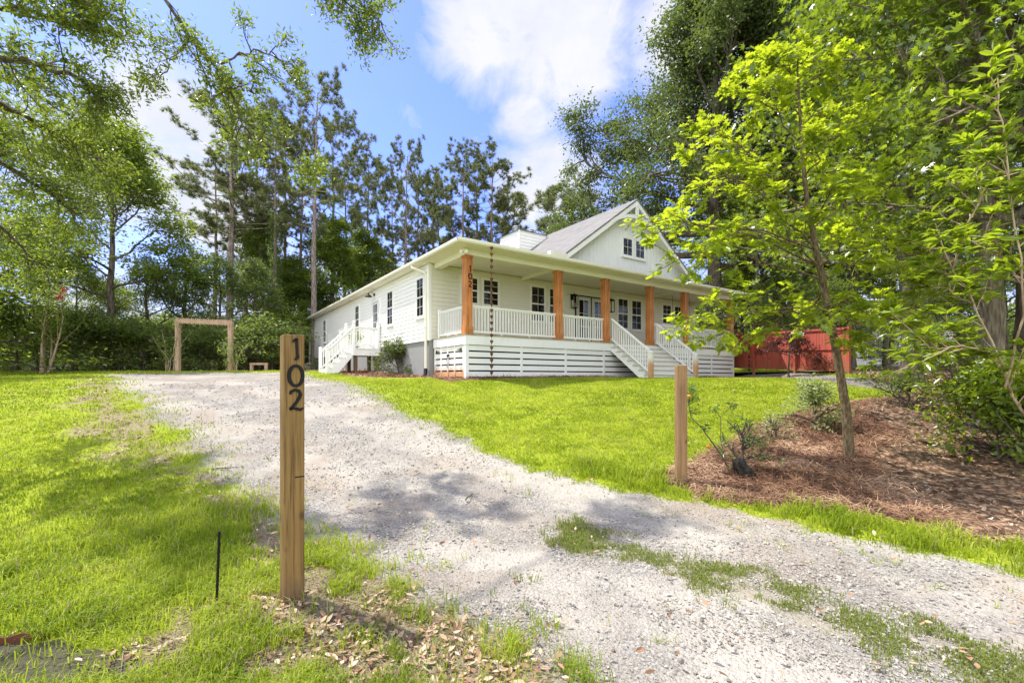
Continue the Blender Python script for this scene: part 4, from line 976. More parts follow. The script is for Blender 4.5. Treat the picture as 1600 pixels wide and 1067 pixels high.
# gooseneck lamp over the side door
mb = MB(); mb.lathe((SW - .02, 8.15, 2.42), [(.055, -.05), (.055, .05)], 10)
mb.tube([(SW - .02, 8.15, 2.42), (SW - .14, 8.15, 2.52), (SW - .25, 8.15, 2.52), (SW - .30, 8.15, 2.44)], [.013] * 4, 8)
mb.lathe((SW - .30, 8.15, 2.30), [(.17, 0), (.14, .05), (.05, .11), (.04, .15)], 16); mb.build('gooseneck_lamp', M['black'], House, smooth=False)
for t in (11.9, 15.5, 20.5):
    mb = MB(); mb.lathe((-.46, t, 2.655), [(.10, 0), (.10, .009)], 18); mb.build('soffit_light', M['steel'], House)
# flood light on the porch beam
mb = MB(); mb.lathe((-.16, -.16, 2.60), [(.05, -.04), (.05, .04)], 12)
mb.tube([(-.16, -.16, 2.60), (-.22, -.24, 2.58)], [.012, .012], 8); mb.tube([(-.20, -.22, 2.58), (-.24, -.36, 2.52)], [.03, .065], 12); mb.tube([(-.20, -.22, 2.58), (-.36, -.22, 2.52)], [.03, .065], 12)
mb.build('flood_light', M['soffit'], House)
# downspouts
def downspout(t, tg, zb):
    mb = MB(); w, d = .085, .065
    pts = [(-.645, tg, EAVE - .12), (-.645, tg, EAVE - .2), (SW - .06, t, EAVE - .48), (SW - .06, t, zb)]
    for a, b in zip(pts[:-1], pts[1:]): mb.bar(a, b, w, d, (0, 1, .01) if a[0] != b[0] else (1, 0, 0))
    for z in (.4, 1.6): mb.box(SW - .10, SW - .005, t - .06, t + .06, z, z + .03)
    return mb.build('downspout', M['gutter'], House, bevel=.008)
ds = downspout(2.36, 2.95, -1.12)
mb = MB(); pts = [(SW - .06, 2.36, -1.08), (SW - .08, 2.34, -1.2), (SW - .14, 2.25, -1.34), (SW - .2, 2.1, -1.45)]
P = np.array([np.array(pts[0]) + (np.array(pts[-1]) - np.array(pts[0])) * q for q in np.linspace(0, 1, 22)]); mb.tube(P, [.062 if k % 2 else .072 for k in range(22)], 12); mb.build('drain_boot', M['black'], ds)
downspout(TF - .15, TF - .15, -.9)
# chimney
cb = laps('chimney', Fr('F', 4.62), 5.30, 6.92, 3.3, 5.50, M['siding'])
mb = MB(); mb.box(5.32, 6.90, 4.67, 6.18, 3.3, 5.50)
z = 3.3
while z < 5.48:
    zt = min(z + .152, 5.5); mb.add([(5.278, 4.60, z), (5.296, 4.60, zt), (5.296, 6.2, zt), (5.278, 6.2, z), (5.32, 4.60, z), (5.32, 6.2, z)], [(0, 3, 2, 1), (0, 4, 5, 3)]); z = zt
mb.box(5.262, 5.34, 4.575, 4.66, 3.3, 5.5)
mb.build('chimney_side', M['siding'], cb)
mb = MB(); mb.hexa([(5.22, 4.54, 5.50), (6.99, 4.54, 5.50), (6.99, 6.27, 5.50), (5.22, 6.27, 5.50), (5.6, 4.9, 5.64), (6.62, 4.9, 5.64), (6.62, 5.9, 5.64), (5.6, 5.9, 5.64)]); mb.build('chimney_cap', mat_flat('blue grey flashing', (.20, .25, .27), .5, .3), cb)
for s in (5.74, 6.62):
    mb = MB(); mb.lathe((s, 5.5, 5.55), [(.13, 0), (.13, .22), (.17, .225), (.17, .25), (.12, .26), (.12, .29), (.18, .295), (.18, .33), (.12, .34), (.12, .36), (.18, .365), (.17, .40), (.05, .45)], 16); mb.build('flue_cap', M['steel'], cb)
# columns
cols = [0, 3.748, 6.166, LEN - 6.166, LEN - 3.748, LEN]
first = None
for i, s in enumerate(cols):
    if first is None:
        mb = MB(); mb.box(-.125, .125, -.125, .125, .24, 2.40); mb.box(-.143, .143, -.143, .143, 0.0, .24)
        mb.box(-.142, .142, -.142, .142, 2.40, 2.455); mb.box(-.155, .155, -.155, .155, 2.455, 2.488)
        first = mb.build('column', M['cedar'], House, bevel=.006); c = first
    else:
        c = first.copy(); COL.objects.link(c); c.parent = House
    c.location = (s, 0, 0)
def ribbon(strokes, depth):
    """strokes: lists of (x, z, half width); returns mesh builder, lying in xz, facing -y"""
    mb = MB()
    for st in strokes:
        P = np.array([(a, b) for a, b, _ in st], float); w = np.array([c for *_, c in st]); T = np.gradient(P, axis=0); T /= np.linalg.norm(T, axis=1)[:, None]; Nn = np.stack([-T[:, 1], T[:, 0]], -1)
        L = P + Nn * w[:, None]; R = P - Nn * w[:, None]; n = len(P); V = [(x, -depth, z) for x, z in L] + [(x, -depth, z) for x, z in R] + [(x, 0, z) for x, z in L] + [(x, 0, z) for x, z in R]; F = []
        for k in range(n - 1): F += [(k, k + 1, n + k + 1, n + k), (k, 2 * n + k, 2 * n + k + 1, k + 1), (n + k, n + k + 1, 3 * n + k + 1, 3 * n + k)]
        F += [(0, n, 3 * n, 2 * n), (n - 1, 3 * n - 1, 4 * n - 1, 2 * n - 1)]; mb.add(V, F)
    return mb
def digit(ch):
    if ch == '1': return [[(-.14, .34, .035), (-.06, .40, .05), (.03, .48, .045)], [(.03, .49, .06), (.03, .2, .055), (.05, -.2, .05), (.07, -.36, .07), (.03, -.43, .06), (-.06, -.5, .02)]]
    if ch == '0': return [[(.29 * math.sin(a) , .46 * math.cos(a), .055 + .02 * abs(math.sin(a))) for a in np.linspace(0, 2 * PI, 29)]]
    return [[(-.24, .28, .05), (-.20, .40, .06), (-.05, .47, .06), (.12, .43, .065), (.19, .28, .07), (.14, .10, .07), (0, -.12, .06), (-.16, -.32, .06), (-.26, -.40, .05)],
            [(-.26, -.42, .05), (-.12, -.36, .05), (.05, -.40, .06), (.2, -.44, .06), (.32, -.36, .02)]]
def number(ch, size, name, parent, loc, depth=.008):
    o = ribbon([[(a * size, z * size, w * size * (1.45 if size > .18 else 1.1)) for a, z, w in st] for st in digit(ch)], depth).build(name, M['black'], parent); o.location = loc; return o
for ch, z in (('1', 2.06), ('0', 1.82), ('2', 1.57)): number(ch, .195, 'house_number', first, (.035, -.1255, z))
# deck, rim, skirt
DE, DT = -.16, -.17
mb = MB(); y = DT - .02
while y < TW - .05:
    mb.box(DE - .02, LEN + .18, y, min(y + .135, TW - .03), -.03, 0.); y += .14
mb.build('porch_deck', M['deckwood'], House)
mb = MB(); mb.box(DE, LEN + .16, DT, DT + .04, -.33, -.031); mb.box(DE, DE + .04, DT + .042, TW - .03, -.33, -.031); mb.box(LEN + .12, LEN + .16, DT + .042, TW - .03, -.33, -.031)
mb.build('rim_board', M['board'], House, bevel=.004)
mb = MB(); mb.box(DE + .12, LEN + .04, DT + .16, TW - .06, -2.2, -.04); mb.build('under_deck_shade', M['dark'], House)  # near-black box stands in for the shade beneath the deck
def skirt(front, a0, a1):
    mb = MB(); z = -.345; k = 0
    while z > -1.62:
        zb = z - .160
        if front: mb.box(a0, a1, DT + .045, DT + .065, zb, z)
        else: mb.box(DE + .045, DE + .065, a0, a1, zb, z)
        z = zb - .048
    return mb
def uprights(mb, front, lst, w=.09):
    for a in lst:
        if front: mb.box(a - w / 2, a + w / 2, DT + .025, DT + .0445, -1.62, -.332)
        else: mb.box(DE + .025, DE + .0445, a - w / 2, a + w / 2, -1.62, -.332)
mb = skirt(True, DE + .045, LEN + .11); uprights(mb, True, [DE + .09, 2.02, 4.0, 5.95, 9.4, 11.4, 13.2, LEN + .08]); mb.box(DE + .02, DE + .044, DT + .02, DT + .14, -1.62, -.332); mb.build('skirt_boards', M['board'], House)
mb = skirt(False, DT + .15, TW - .05); uprights(mb, False, [DT + .20, .62, 1.12, 1.62, TW - .09], .07); gate = mb.build('skirt_gate', M['stainedgate'], House)
for t in (.16, 1.98):
    for z in (-.47, -1.38):
        sg = 1 if t < 1 else -1
        mb = MB(); mb.box(DE + .012, DE + .024, t - .02, t + .02, z - .05, z + .05); mb.prism([(t, z - .025), (t + sg * .24, z - .008), (t + sg * .24, z + .008), (t, z + .025)], 'x', DE + .010, DE + .020); mb.build('hinge', M['black'], gate)
mb = MB(); mb.box(DE + .008, DE + .024, .98, 1.16, -.66, -.60); mb.tube([(DE + .0, 1.08, -.63), (DE - .01, 1.02, -.85), (DE, 1.1, -1.05), (DE - .01, 1.16, -.85), (DE, 1.08, -.64)], [.008] * 5, 6); mb.build('latch', M['black'], gate)
mb = skirt(False, DT + .15, TW - .05); mb.V = [v + np.array([LEN + .16 - 2 * DE - .16 - .11 + .16, 0, 0]) for v in mb.V]; mb.build('skirt_boards', M['board'], House)
# railings
def rail(mb, a, b, za=0., zb=0., top=.91, bot=.10, gap=.115, feet=2):
    a = np.array(a, float); b = np.array(b, float); L = np.linalg.norm(b - a)
    A = lambda p, z: (p[0], p[1], z)
    mb.bar(A(a, za + top), A(b, zb + top), .085, .045); mb.bar(A(a, za + top - .045), A(b, zb + top - .045), .04, .04); mb.bar(A(a, za + bot), A(b, zb + bot), .045, .06)
    n = int(L / gap)
    for k in range(n):
        f = (k + .5) / n; p = a + (b - a) * f; z = za + (zb - za) * f
        mb.box(p[0] - .017, p[0] + .017, p[1] - .017, p[1] + .017, z + bot + .02, z + top - .05)
    for k in range(1, feet + 1):
        if za == zb: p = a + (b - a) * k / (feet + 1); mb.box(p[0] - .025, p[0] + .025, p[1] - .025, p[1] + .025, za + .001, za + bot - .02)
    return mb
g = .13
for i, j in ((0, 1), (1, 2), (3, 4), (4, 5)):
    rail(MB(), (cols[i] + g, 0), (cols[j] - g, 0)).build('porch_railing', M['trim'], House)
mb = rail(MB(), (0, .13), (0, 1.95)); mb.box(-.05, .05, 1.95, 2.06, .001, 1.02); mb.build('porch_railing', M['trim'], House)
mb = rail(MB(), (LEN, .13), (LEN, 1.95)); mb.box(LEN - .05, LEN + .05, 1.95, 2.06, .001, 1.02); mb.build('porch_railing', M['trim'], House)
# front stairs
S0, S1, RISE, RUN, NR = 6.33, 9.02, .18, .27, 8
trd = MB()
for k in range(1, NR):
    z = -RISE * k; y1 = DT - .02 - RUN * (k - 1); trd.box(S0 - .06, S1 + .06, y1 - RUN - .035, y1 - .004, z - .035, z)
mb = MB()
for k in range(0, NR):
    z = -RISE * k; y = DT - .03 - RUN * k; mb.box(S0 - .04, S1 + .04, y, y + .018, z - RISE + .002, z - .038)
for s in (S0 - .02, (S0 + S1) / 2, S1 - .02):
    P = [(DT - .005, -.34), (DT - .005, -.04)]
    for k in range(NR - 1): P += [(DT - .01 - RUN * k - .02, -RISE * (k + 1) - .038), (DT - .01 - RUN * (k + 1), -RISE * (k + 1) - .038)]
    P += [(DT - .02 - RUN * 7, -1.56), (DT + .1 - RUN * 7 + .15, -1.56)]
    mb.prism(P, 'x', s, s + .04)
stairs = mb.build('front_stairs', M['trim'], House); trd.build('treads', M['tread'], stairs)
def newel(s, t, zb, h, mat, par, w=.14):
    mb = MB(); mb.box(s - w / 2, s + w / 2, t - w / 2, t + w / 2, zb, zb + h)
    mb.box(s - w / 2 - .02, s + w / 2 + .02, t - w / 2 - .02, t + w / 2 + .02, zb + h, zb + h + .03)
    mb.hexa([(s - w / 2, t - w / 2, zb + h + .03), (s + w / 2, t - w / 2, zb + h + .03), (s + w / 2, t + w / 2, zb + h + .03), (s - w / 2, t + w / 2, zb + h + .03)] + [(s - .02, t - .02, zb + h + .075), (s + .02, t - .02, zb + h + .075), (s + .02, t + .02, zb + h + .075), (s - .02, t + .02, zb + h + .075)])
    return mb.build('newel_post', mat, par, bevel=.004)
for s in (S0, S1):
    rail(MB(), (s, DT - .02), (s, -2.0), .02, -1.28, .90, .12, .11, 0).build('handrail', M['trim'], stairs)
    newel(s, -2.07, -1.62, 1.14, M['stained'], stairs)
# side landing and its steps
t0, t1, so, si = 7.3, 8.55, -1.50, SW - .03
mb = MB(); y = t0 - .05
while y < t1 + .05: mb.box(so - .05, si, y, y + .13, -.14, -.105); y += .135
mb.box(so - .02, si, t0 - .02, t0 + .02, -.42, -.142); mb.box(so - .02, si, t1 - .02, t1 + .02, -.42, -.142); mb.box(so - .02, so + .02, t0 + .021, t1 - .021, -.42, -.142)
ltr = MB(); GLS = gl(-2.5, 7.9); nr = 5; rz = (-.105 - GLS) / nr; run = .27
for k in range(1, nr): z = -.105 - rz * k; x1 = so - .03 - run * (k - 1); ltr.box(x1 - run - .02, x1, t0, t1, z - .035, z)
for k in range(nr): z = -.105 - rz * k; x = so - .045 - run * k; mb.box(x, x + .018, t0 + .04, t1 - .04, z - rz + .001, z - .037)
for t in (t0 - .022, t1 - .022):
    P = [(so - .022, -.42), (so - .022, -.145)]
    for k in range(nr - 1): P += [(so - .03 - run * k - .02, -.105 - rz * (k + 1) - .038), (so - .03 - run * (k + 1), -.105 - rz * (k + 1) - .038)]
    P += [(so - .04 - run * (nr - 1), GLS - .1), (so + .1 - run * (nr - 2), GLS - .1)]
    mb.prism([(a, b) for a, b in P], 'y', t, t + .04)
land = mb.build('side_landing', M['trim'], House); ltr.build('treads', M['tread'], land)
for s, t in ((so + .1, t0 + .1), (si - .15, t0 + .1), (so + .1, t1 - .1), (si - .15, t1 - .1)):
    mb = MB(); mb.box(s - .07, s + .07, t - .07, t + .07, gl(s, t) - .2, -.143); mb.build('support_post', M['postwood2'], land)
for s, t in ((si - .10, t0), (so, t0), (so, t1), (si - .10, t1)): newel(s, t, -.42, 1.42, M['trim'], land, .115)
ne = so - .06 - run * (nr - 1) + .05
for t in (t0, t1): newel(ne, t, GLS - .15, 1.22, M['trim'], land, .115)
rail(MB(), (so + .06, t0), (si - .16, t0), -.105, -.105, .90, .13).build('handrail', M['trim'], land)
rail(MB(), (so + .06, t1), (si - .16, t1), -.105, -.105, .90, .13).build('handrail', M['trim'], land)
for t in (t0, t1): rail(MB(), (so - .06, t), (ne + .06, t), -.12, GLS + .10, .88, .14, .11, 0).build('handrail', M['trim'], land)
mb = MB(); zz = gl(-1.0, TF + .1) - .1
mb.hexa([(-1.35, TF - .5, zz), (SW - .03, TF - .5, zz), (SW - .03, TF + .5, zz), (-1.35, TF + .5, zz), (-1.0, TF - .5, zz + .55), (SW - .03, TF - .5, zz + .75), (SW - .03, TF + .5, zz + .75), (-1.0, TF + .5, zz + .55)]); mb.build('bulkhead_cover', M['cream'], House, bevel=.02)

# ------------------------------------------------------------------ rain chains and the swing, hung from the house
def rain_chain(s, t, ztop, zbot, mat, label, n, w):
    x, y = h2w(s, t); r = empty('rain_chain', (x, y, DECK + zbot), TH, label, 'rain chain')
    L = ztop - zbot; mb = MB(); mb.tube([(0, 0, 0), (0, 0, L)], [.006, .006], 5); mb.lathe((0, 0, L - .05), [(.05, 0), (.05, .03)], 8); mb.build('chain_line', mat, r)
    m = MB(); m.hexa([(-.012, -.012, 0), (.012, -.012, 0), (.012, .012, 0), (-.012, .012, 0), (-w, -w * .55, .085), (w, -w * .55, .085), (w, w * .55, .085), (-w, w * .55, .085)]); m.hexa([(-w, -w * .5, .086), (-.004, -w * .5, .086), (-.004, w * .5, .086), (-w, w * .5, .086), (-w * .75, -w * .3, .115), (-w * .3, -w * .3, .115), (-w * .3, w * .3, .115), (-w * .75, w * .3, .115)]); m.hexa([(.004, -w * .5, .086), (w, -w * .5, .086), (w, w * .5, .086), (.004, w * .5, .086), (w * .3, -w * .3, .115), (w * .75, -w * .3, .115), (w * .75, w * .3, .115), (w * .3, w * .3, .115)])
    c0 = m.build('cup', mat, r, bevel=.008); c0.location = (0, 0, .02)
    for k in range(1, n): c = c0.copy(); COL.objects.link(c); c.parent = r; c.location = (0, 0, .02 + k * (L - .15) / (n - 1)); c.rotation_euler = (0, 0, .25 * math.sin(k * 2.1))
rain_chain(.50, -.65, 2.72, -1.50, M['copper'], 'copper heart cup rain chain hanging by the numbered porch column', 22, .055)
rain_chain(LEN + .65, -.62, 2.72, -1.50, M['iron'], 'dark rain chain hanging before the red fence', 20, .05)
x, y = h2w(13.0, 1.35); sgr = empty('porch_swing', (x, y, DECK + .42), TH, 'white porch swing hanging on chains behind the porch railing', 'swing')
mb = MB()
for k in range(6): mb.box(-.65, .65, -.25 + k * .09, -.175 + k * .09, 0, .025)
mb.box(-.6, -.55, -.25, .28, -.05, -.001); mb.box(.55, .6, -.25, .28, -.05, -.001); mb.build('seat', M['trim'], sgr)
mb = MB()
for k in range(5): mb.bar((-.65, .27 + .02 * k, .08 + k * .1), (.65, .27 + .02 * k, .08 + k * .1), .02, .07)
mb.bar((-.57, .27, 0), (-.57, .37, .56), .03, .04); mb.bar((.57, .27, 0), (.57, .37, .56), .03, .04); mb.build('backrest', M['trim'], sgr)
mb = MB()
for a in (-.68, .68):
    for b in (-.2, .3): mb.tube([(a, b, 0), (a, .05, 1.3), (a, .05, 2.23)], [.007] * 3, 5)
mb.build('swing_chain', M['iron'], sgr)
# potted flower on the landing
x, y = h2w(-1.15, 8.25); pot = empty('potted_plant', (x, y, DECK - .105), 0, 'small potted plant on the side landing by the railing', 'plant')
mb = MB(); mb.lathe((0, 0, 0), [(.09, 0), (.14, .22), (.15, .24), (.13, .24)], 14); mb.build('pot', M['conc'], pot)
rng = np.random.RandomState(5); n = 420; p = rng.normal(size=(n, 3)) * .16 + [0, 0, .55]; X, Y_, Zv = frames(n, rng, .4); leaves_mesh('foliage', [inst(SIMPLE[0], SIMPLE[1], p, X, Y_, Zv, np.full(n, .09), rng.rand(n))], M['leaf_mid'], pot)
wv, wf = Wood_one([(0, 0, .2), (.02, 0, .6)], [.012, .006]); mk('stem', wv, wf, M['bark_oak'], pot)

# ------------------------------------------------------------------ posts and small things
def timber(name, x, y, w, h, yaw, mat, label, cat, chamfer=.006):
    r = empty(name, (x, y, G(x, y) - .05), yaw, label, cat)
    mb = MB(); mb.box(-w / 2, w / 2, -w / 2, w / 2, 0, h + .05); mb.build('post', mat, r, bevel=chamfer); return r
Y1 = 3.38; X1 = (456.5 - 800) / FPX * Y1
# ground under the post as seen: base row 943
pst = timber('number_post', X1, Y1, .14, CAMZ + (V0 - 524) / FPX * Y1 - G(X1, Y1), math.radians(37), M['postwood'], 'tall square timber post with black number 102 in front', 'post')
H1 = CAMZ + (V0 - 524) / FPX * Y1 - G(X1, Y1) + .05
for ch, v in (('1', 546), ('0', 587), ('2', 624.5)):
    number(ch, .158, 'house_number', pst, (.010, -.0702, H1 - (v - 524) / FPX * Y1))
mb = MB(); mb.box(.004, .069, -.0708, -.0702, H1 - (744 - 524) / FPX * Y1, H1 - (742 - 524) / FPX * Y1); mb.build('saw_cut', M['black'], pst)
bx, by = ray_ground(1064, 759)
timber('timber_post', bx, by, .135, CAMZ + (V0 - 571) / FPX * by - G(bx, by), math.radians(-2), M['postwood2'], 'weathered blank timber post standing at the edge of the pine straw', 'post')
bx, by = ray_ground(338, 945); r = empty('metal_rod', (bx, by, G(bx, by) - .05), 0, 'thin black rod stuck in the grass beside the number post', 'rod')
hr = CAMZ + (V0 - 830) / FPX * by - G(bx, by) + .05
mb = MB(); P = np.array([(.022 * q, 0, hr * q) for q in np.linspace(0, 1, 40)]); mb.tube(P, [.0085 + .0015 * (k % 2) for k in range(40)], 8); mb.build('rod', M['black'], r)
# timber arch
ya = 21.0; xa0 = (278 - 800) / FPX * ya; xa1 = (356 - 800) / FPX * (ya - .2)
ga = G(xa0, ya); ztop0 = CAMZ + (V0 - 498) / FPX * ya - ga; ztop1 = CAMZ + (V0 - 501) / FPX * ya - ga
r = empty('timber_arch', (xa0, ya, ga), 0, 'reddish timber garden arch at the far edge of the gravel', 'arch'); W_ = xa1 - xa0
for x in (0, W_):
    mb = MB(); mb.box(x - .085, x + .085, -.085, .085, -.2, ztop0 - .17 - (.08 if x else 0)); mb.build('post', M['archwood'], r, bevel=.008)
mb = MB(); mb.bar((-.12, 0, ztop0 - .10), (W_ + .12, -.02, ztop1 - .12), .15, .17); m = 26
for k in range(m):
    x = -.05 + (W_ + .1) * (k + .5) / m; zc = ztop0 - .012 + (ztop1 - ztop0 - .02) * (k + .5) / m
    mb.box(x - .025, x + .025, -.09, .09, zc - .02, zc + .035 + .02 * (k % 2))
    mb.box(x - .022, x + .022, -.095, -.077, zc - .20 - .02 * (k % 2), zc - .165)
mb.build('beam', M['archwood'], r)
def vine(x, y, H, label, seed, tilt):
    rng = np.random.RandomState(seed); g = G(x, y); r = empty('climbing_vine', (x, y, g - .02), 0, label, 'vine'); W = Wood(); C = []
    for k in range(5):
        B = branch((rng.normal() * .08, rng.normal() * .05, 0), (tilt * .1, 0, 1), H * (.6 + .5 * rng.rand()), 12, rng, .16); W.tube(B, np.linspace(.018, .006, 13), 5)
        for f in np.linspace(.3, 1, 14): C.append(along(B, min(f, .99))[0] + rng.normal(size=3) * .14)
    C = np.array(C); src = np.repeat(np.arange(len(C)), 9); n = len(src); p = C[src] + rng.normal(size=(n, 3)) * .10; X, Y, Zv = frames(n, rng, .3)
    mk('stem', *W.arrays(), M['bark_tan'], r); leaves_mesh('foliage', [inst(LANCE[0], LANCE[1], p, X, Y, Zv, .12 * (.5 + .7 * rng.rand(n)), rng.rand(n))], M['leaf_vine'], r)
vine(xa0 - .28, ya - .1, 2.35, 'pale climbing vine on the left post of the timber arch', 91, -.2)
vine(xa1 + .30, ya - .1, 2.0, 'pale climbing vine on the right post of the timber arch', 92, .2)
yb = 22.; x0 = (391 - 800) / FPX * yb; x1 = (418 - 800) / FPX * yb; g = G((x0 + x1) / 2, yb); r = empty('garden_bench_frame', ((x0 + x1) / 2, yb, g), 0, 'low reddish timber frame on the ground right of the arch', 'frame'); hw = (x1 - x0) / 2; hh = CAMZ + (V0 - 567) / FPX * yb - g
mb = MB(); mb.box(-hw, hw, -.06, .06, hh - .1, hh); mb.build('top_rail', M['archwood'], r, bevel=.006)
for s in (-1, 1): mb = MB(); mb.box(s * (hw - .07) - .06, s * (hw - .07) + .06, -.05, .05, -.2, hh - .102); mb.build('leg', M['archwood'], r)
# red fence
A = np.array([13.32, 18.2]); B = np.array([11.55, 25.4]); d = B - A; Lf = np.linalg.norm(d); yaw = math.atan2(d[1], d[0])
za = CAMZ + (V0 - 583) / FPX * 18.2; zb = za + .33
r = empty('board_fence', (A[0], A[1], za), yaw, 'red board fence with weathered lower edge behind the right end of the porch', 'fence')
mb = MB(); k = 0; x = .0; rr = random.Random(3)
while x < Lf:
    dz = (zb - za) * x / Lf; o_ = .004 * rr.random(); mb.box(x + .002, x + .138, -.012 + o_, .008 + o_, .10 + dz, 1.83 + dz); x += .14
mb.build('fence_boards', M['fence'], r)
for z in (.10, .98, 1.78):
    mb = MB(); mb.bar((0, .035, z), (Lf, .035, z + zb - za), .04, .09); mb.build('fence_rail', M['fence'], r)
for x in (-.05, 2.4, 4.85, 7.2):
    mb = MB(); dz = (zb - za) * x / Lf; mb.box(x - .05, x + .05, -.05 if x < 0 else .056, .05 if x < 0 else .15, -.5 + dz, 1.86 + dz); mb.build('fence_post', M['fence'], r, bevel=.006)
mb = MB(); mb.box(.4, Lf, -.02, .03, -.35, .085); mb.build('fence_gap_shade', M['dark'], r)  # black strip stands in for the shaded gap below the boards
# neighbour's white house
yn = 37.; xn0 = (1318 - 800) / FPX * yn; gn = G(xn0 + 3, yn)
nb = empty('neighbouring_house', (xn0, yn, gn), math.radians(-12), 'white neighbouring house glimpsed between dark trunks past the red fence', 'house')
mb = MB(); z = 0
while z < 3.0: mb.hexa([(0, -.02, z), (7.5, -.02, z), (7.5, .1, z), (0, .1, z), (0, -.002, z + .2), (7.5, -.002, z + .2), (7.5, .1, z + .2), (0, .1, z + .2)]); z += .2
mb.box(0, 7.5, .1, 6, 0, 3.0); mb.build('wall', M['siding'], nb)
mb = MB(); mb.prism([(-.5, 3.0), (6.5, 3.0), (3.0, 5.4)], 'x', -.4, 7.9); mb.build('roof', M['shingle'], nb)
for a in (1.7, 4.3):
    mb = MB(); f = Fr('F', -.02)
    for q in ((a - .1, a, .6, 2.4), (a + 1.0, a + 1.1, .6, 2.4), (a, a + 1., 2.3, 2.4), (a, a + 1., .6, .7), (a + .48, a + .52, .7, 2.3), (a, a + .48, 1.48, 1.52), (a + .52, a + 1., 1.48, 1.52)): f.box(mb, *q, .004, .05)
    w = mb.build('window', M['trim'], nb); g_ = MB(); f.box(g_, a, a + 1., .7, 2.3, .006, .02); g_.build('pane', M['glass'], w)
mb = MB(); mb.box(2.95, 3.85, -.04, -.025, .05, 2.2); mb.build('door', mat_flat('blue door', (.03, .07, .16)), nb)
mb = MB(); mb.box(1.2, 5.5, -2.2, -.05, .0, .2); mb.build('porch_step', M['conc'], nb)
# stone and citrus sapling in the straw
bx, by = ray_ground(1170, 752); rng = np.random.RandomState(12)
bm = bmesh.new(); bmesh.ops.create_icosphere(bm, subdivisions=3, radius=1)
for v in bm.verts:
    c = v.co.copy(); q = 1 + .22 * math.sin(c.x * 4 + 1) * math.cos(c.y * 3) + .16 * math.sin(c.z * 5 + c.x * 3)
    for nrm in (Vector((.8, -.5, .3)).normalized(), Vector((-.7, -.6, .35)).normalized(), Vector((.1, .2, 1)).normalized(), Vector((.6, .7, .4)).normalized()):
        k_ = c.dot(nrm)
        if k_ > .8: c -= nrm * (k_ - .8)
    v.co = c * (q + .07 * math.sin(c.x * 11 + c.y * 7) + .06 * math.sin(c.y * 13 - c.z * 9) + .04 * math.sin(c.z * 21 + c.x * 17)); v.co.x *= .105; v.co.y *= .13; v.co.z *= .29
me = bpy.data.meshes.new('garden_stone'); bm.to_mesh(me); bm.free(); me.materials.append(M['stone']); o = bpy.data.objects.new('garden_stone', me); COL.objects.link(o); o.location = (bx - .02, by + .08, G(bx, by) + .10); o.rotation_euler = (.15, -.5, .3)
tag(o, 'dark upright stone leaning in the pine straw by the blank post', 'stone')
def citrus():
    rng = np.random.RandomState(33); x, y = ray_ground(1143, 738); b0 = np.array([x, y, G(x, y) - .03]); W = Wood(); C = []; fr = []
    def run(pts, r0): 
        P = np.array([P3(u, v, y + dy) for u, v, dy in pts]); P[0] = b0 if pts[0][0] > 1138 else P[0]; W.tube(P - b0, np.linspace(r0, .004, len(P)), 6); return P
    A_ = run([(1143, 738, 0), (1128, 712, -.02), (1112, 690, -.03), (1096, 668, -.05), (1080, 652, -.06), (1076, 630, -.08), (1080, 605, -.1)], .014)
    B_ = run([(1133, 715, 0), (1126, 690, .02), (1126, 652, .02), (1143, 633, .03)], .006); D_ = run([(1126, 652, .02), (1118, 642, .03)], .005)
    for (u, v, s, m) in ((1080, 606, .055, 34), (1083, 618, .05, 26), (1076, 628, .04, 16), (1082, 645, .03, 12), (1098, 668, .03, 12), (1116, 640, .035, 16), (1144, 632, .03, 12), (1127, 700, .04, 14), (1104, 665, .025, 8), (1145, 735, .04, 12)):
        c = P3(u, v, y - .04); C.append(c + rng.normal(size=(m, 3)) * s)
    p = np.concatenate(C + [c + rng.normal(size=c.shape) * .02 for c in C]) - b0; n = len(p); X, Y, Zv = frames(n, rng, .2)
    r = tree_thing('citrus_sapling', (W.arrays(), inst(LANCE[0], [(0, 1, 2, 6), (6, 2, 3), (0, 6, 4, 5), (6, 3, 4)], p, X, Y, Zv, .085 * (.6 + .6 * rng.rand(n)), rng.rand(n))), M['leaf_citrus'], M['bark_oak'], b0, 'citrus sapling with one stem leaning over to the blank post', 'sapling')
    mo = mat_flat('orange fruit', (.62, .26, .03), .45)
    for (u, v) in ((1077, 619), (1107, 697)):
        mb = MB(); c = P3(u, v, y - .12) - b0; mb.lathe(tuple(c), [(.006, -.030), (.024, -.02), (.032, 0), (.026, .018), (.008, .028)], 12); mb.build('fruit', mo, r, smooth=True)
citrus()
shrub(94, at(1160, 738), .66, .24, 'upright glossy leaved shrub growing beside the dark stone', 'leaf_citrus', 7, .085, 6, tpl=LANCE, clump=.09, full=.6, nsub=4)
# rusty edging at lower left
bx, by = ray_ground(0, 1006); cx_, cy_ = ray_ground(78, 998); a = np.array([bx, by]); c = np.array([cx_, cy_]); a = a - (c - a) * 1.5; r_ = MB(); z = G(*c) - .05
n = 14; top = [(q, .095 + .012 * math.sin(k * 1.9) - (.05 if k == n else 0)) for k, q in enumerate(np.linspace(0, np.linalg.norm(c - a), n + 1))]
r_.prism([(q, h_) for q, h_ in top][::-1] + [(0, -.05), (top[-1][0], -.05)], 'y', -.004, .004)
o = r_.build('edging_strip', M['rust'], None); o.location = (a[0], a[1], z); o.rotation_euler = (0, 0, math.atan2(*(c - a)[::-1])); tag(o, 'rusty steel edging strip in the grass at lower left', 'edging')
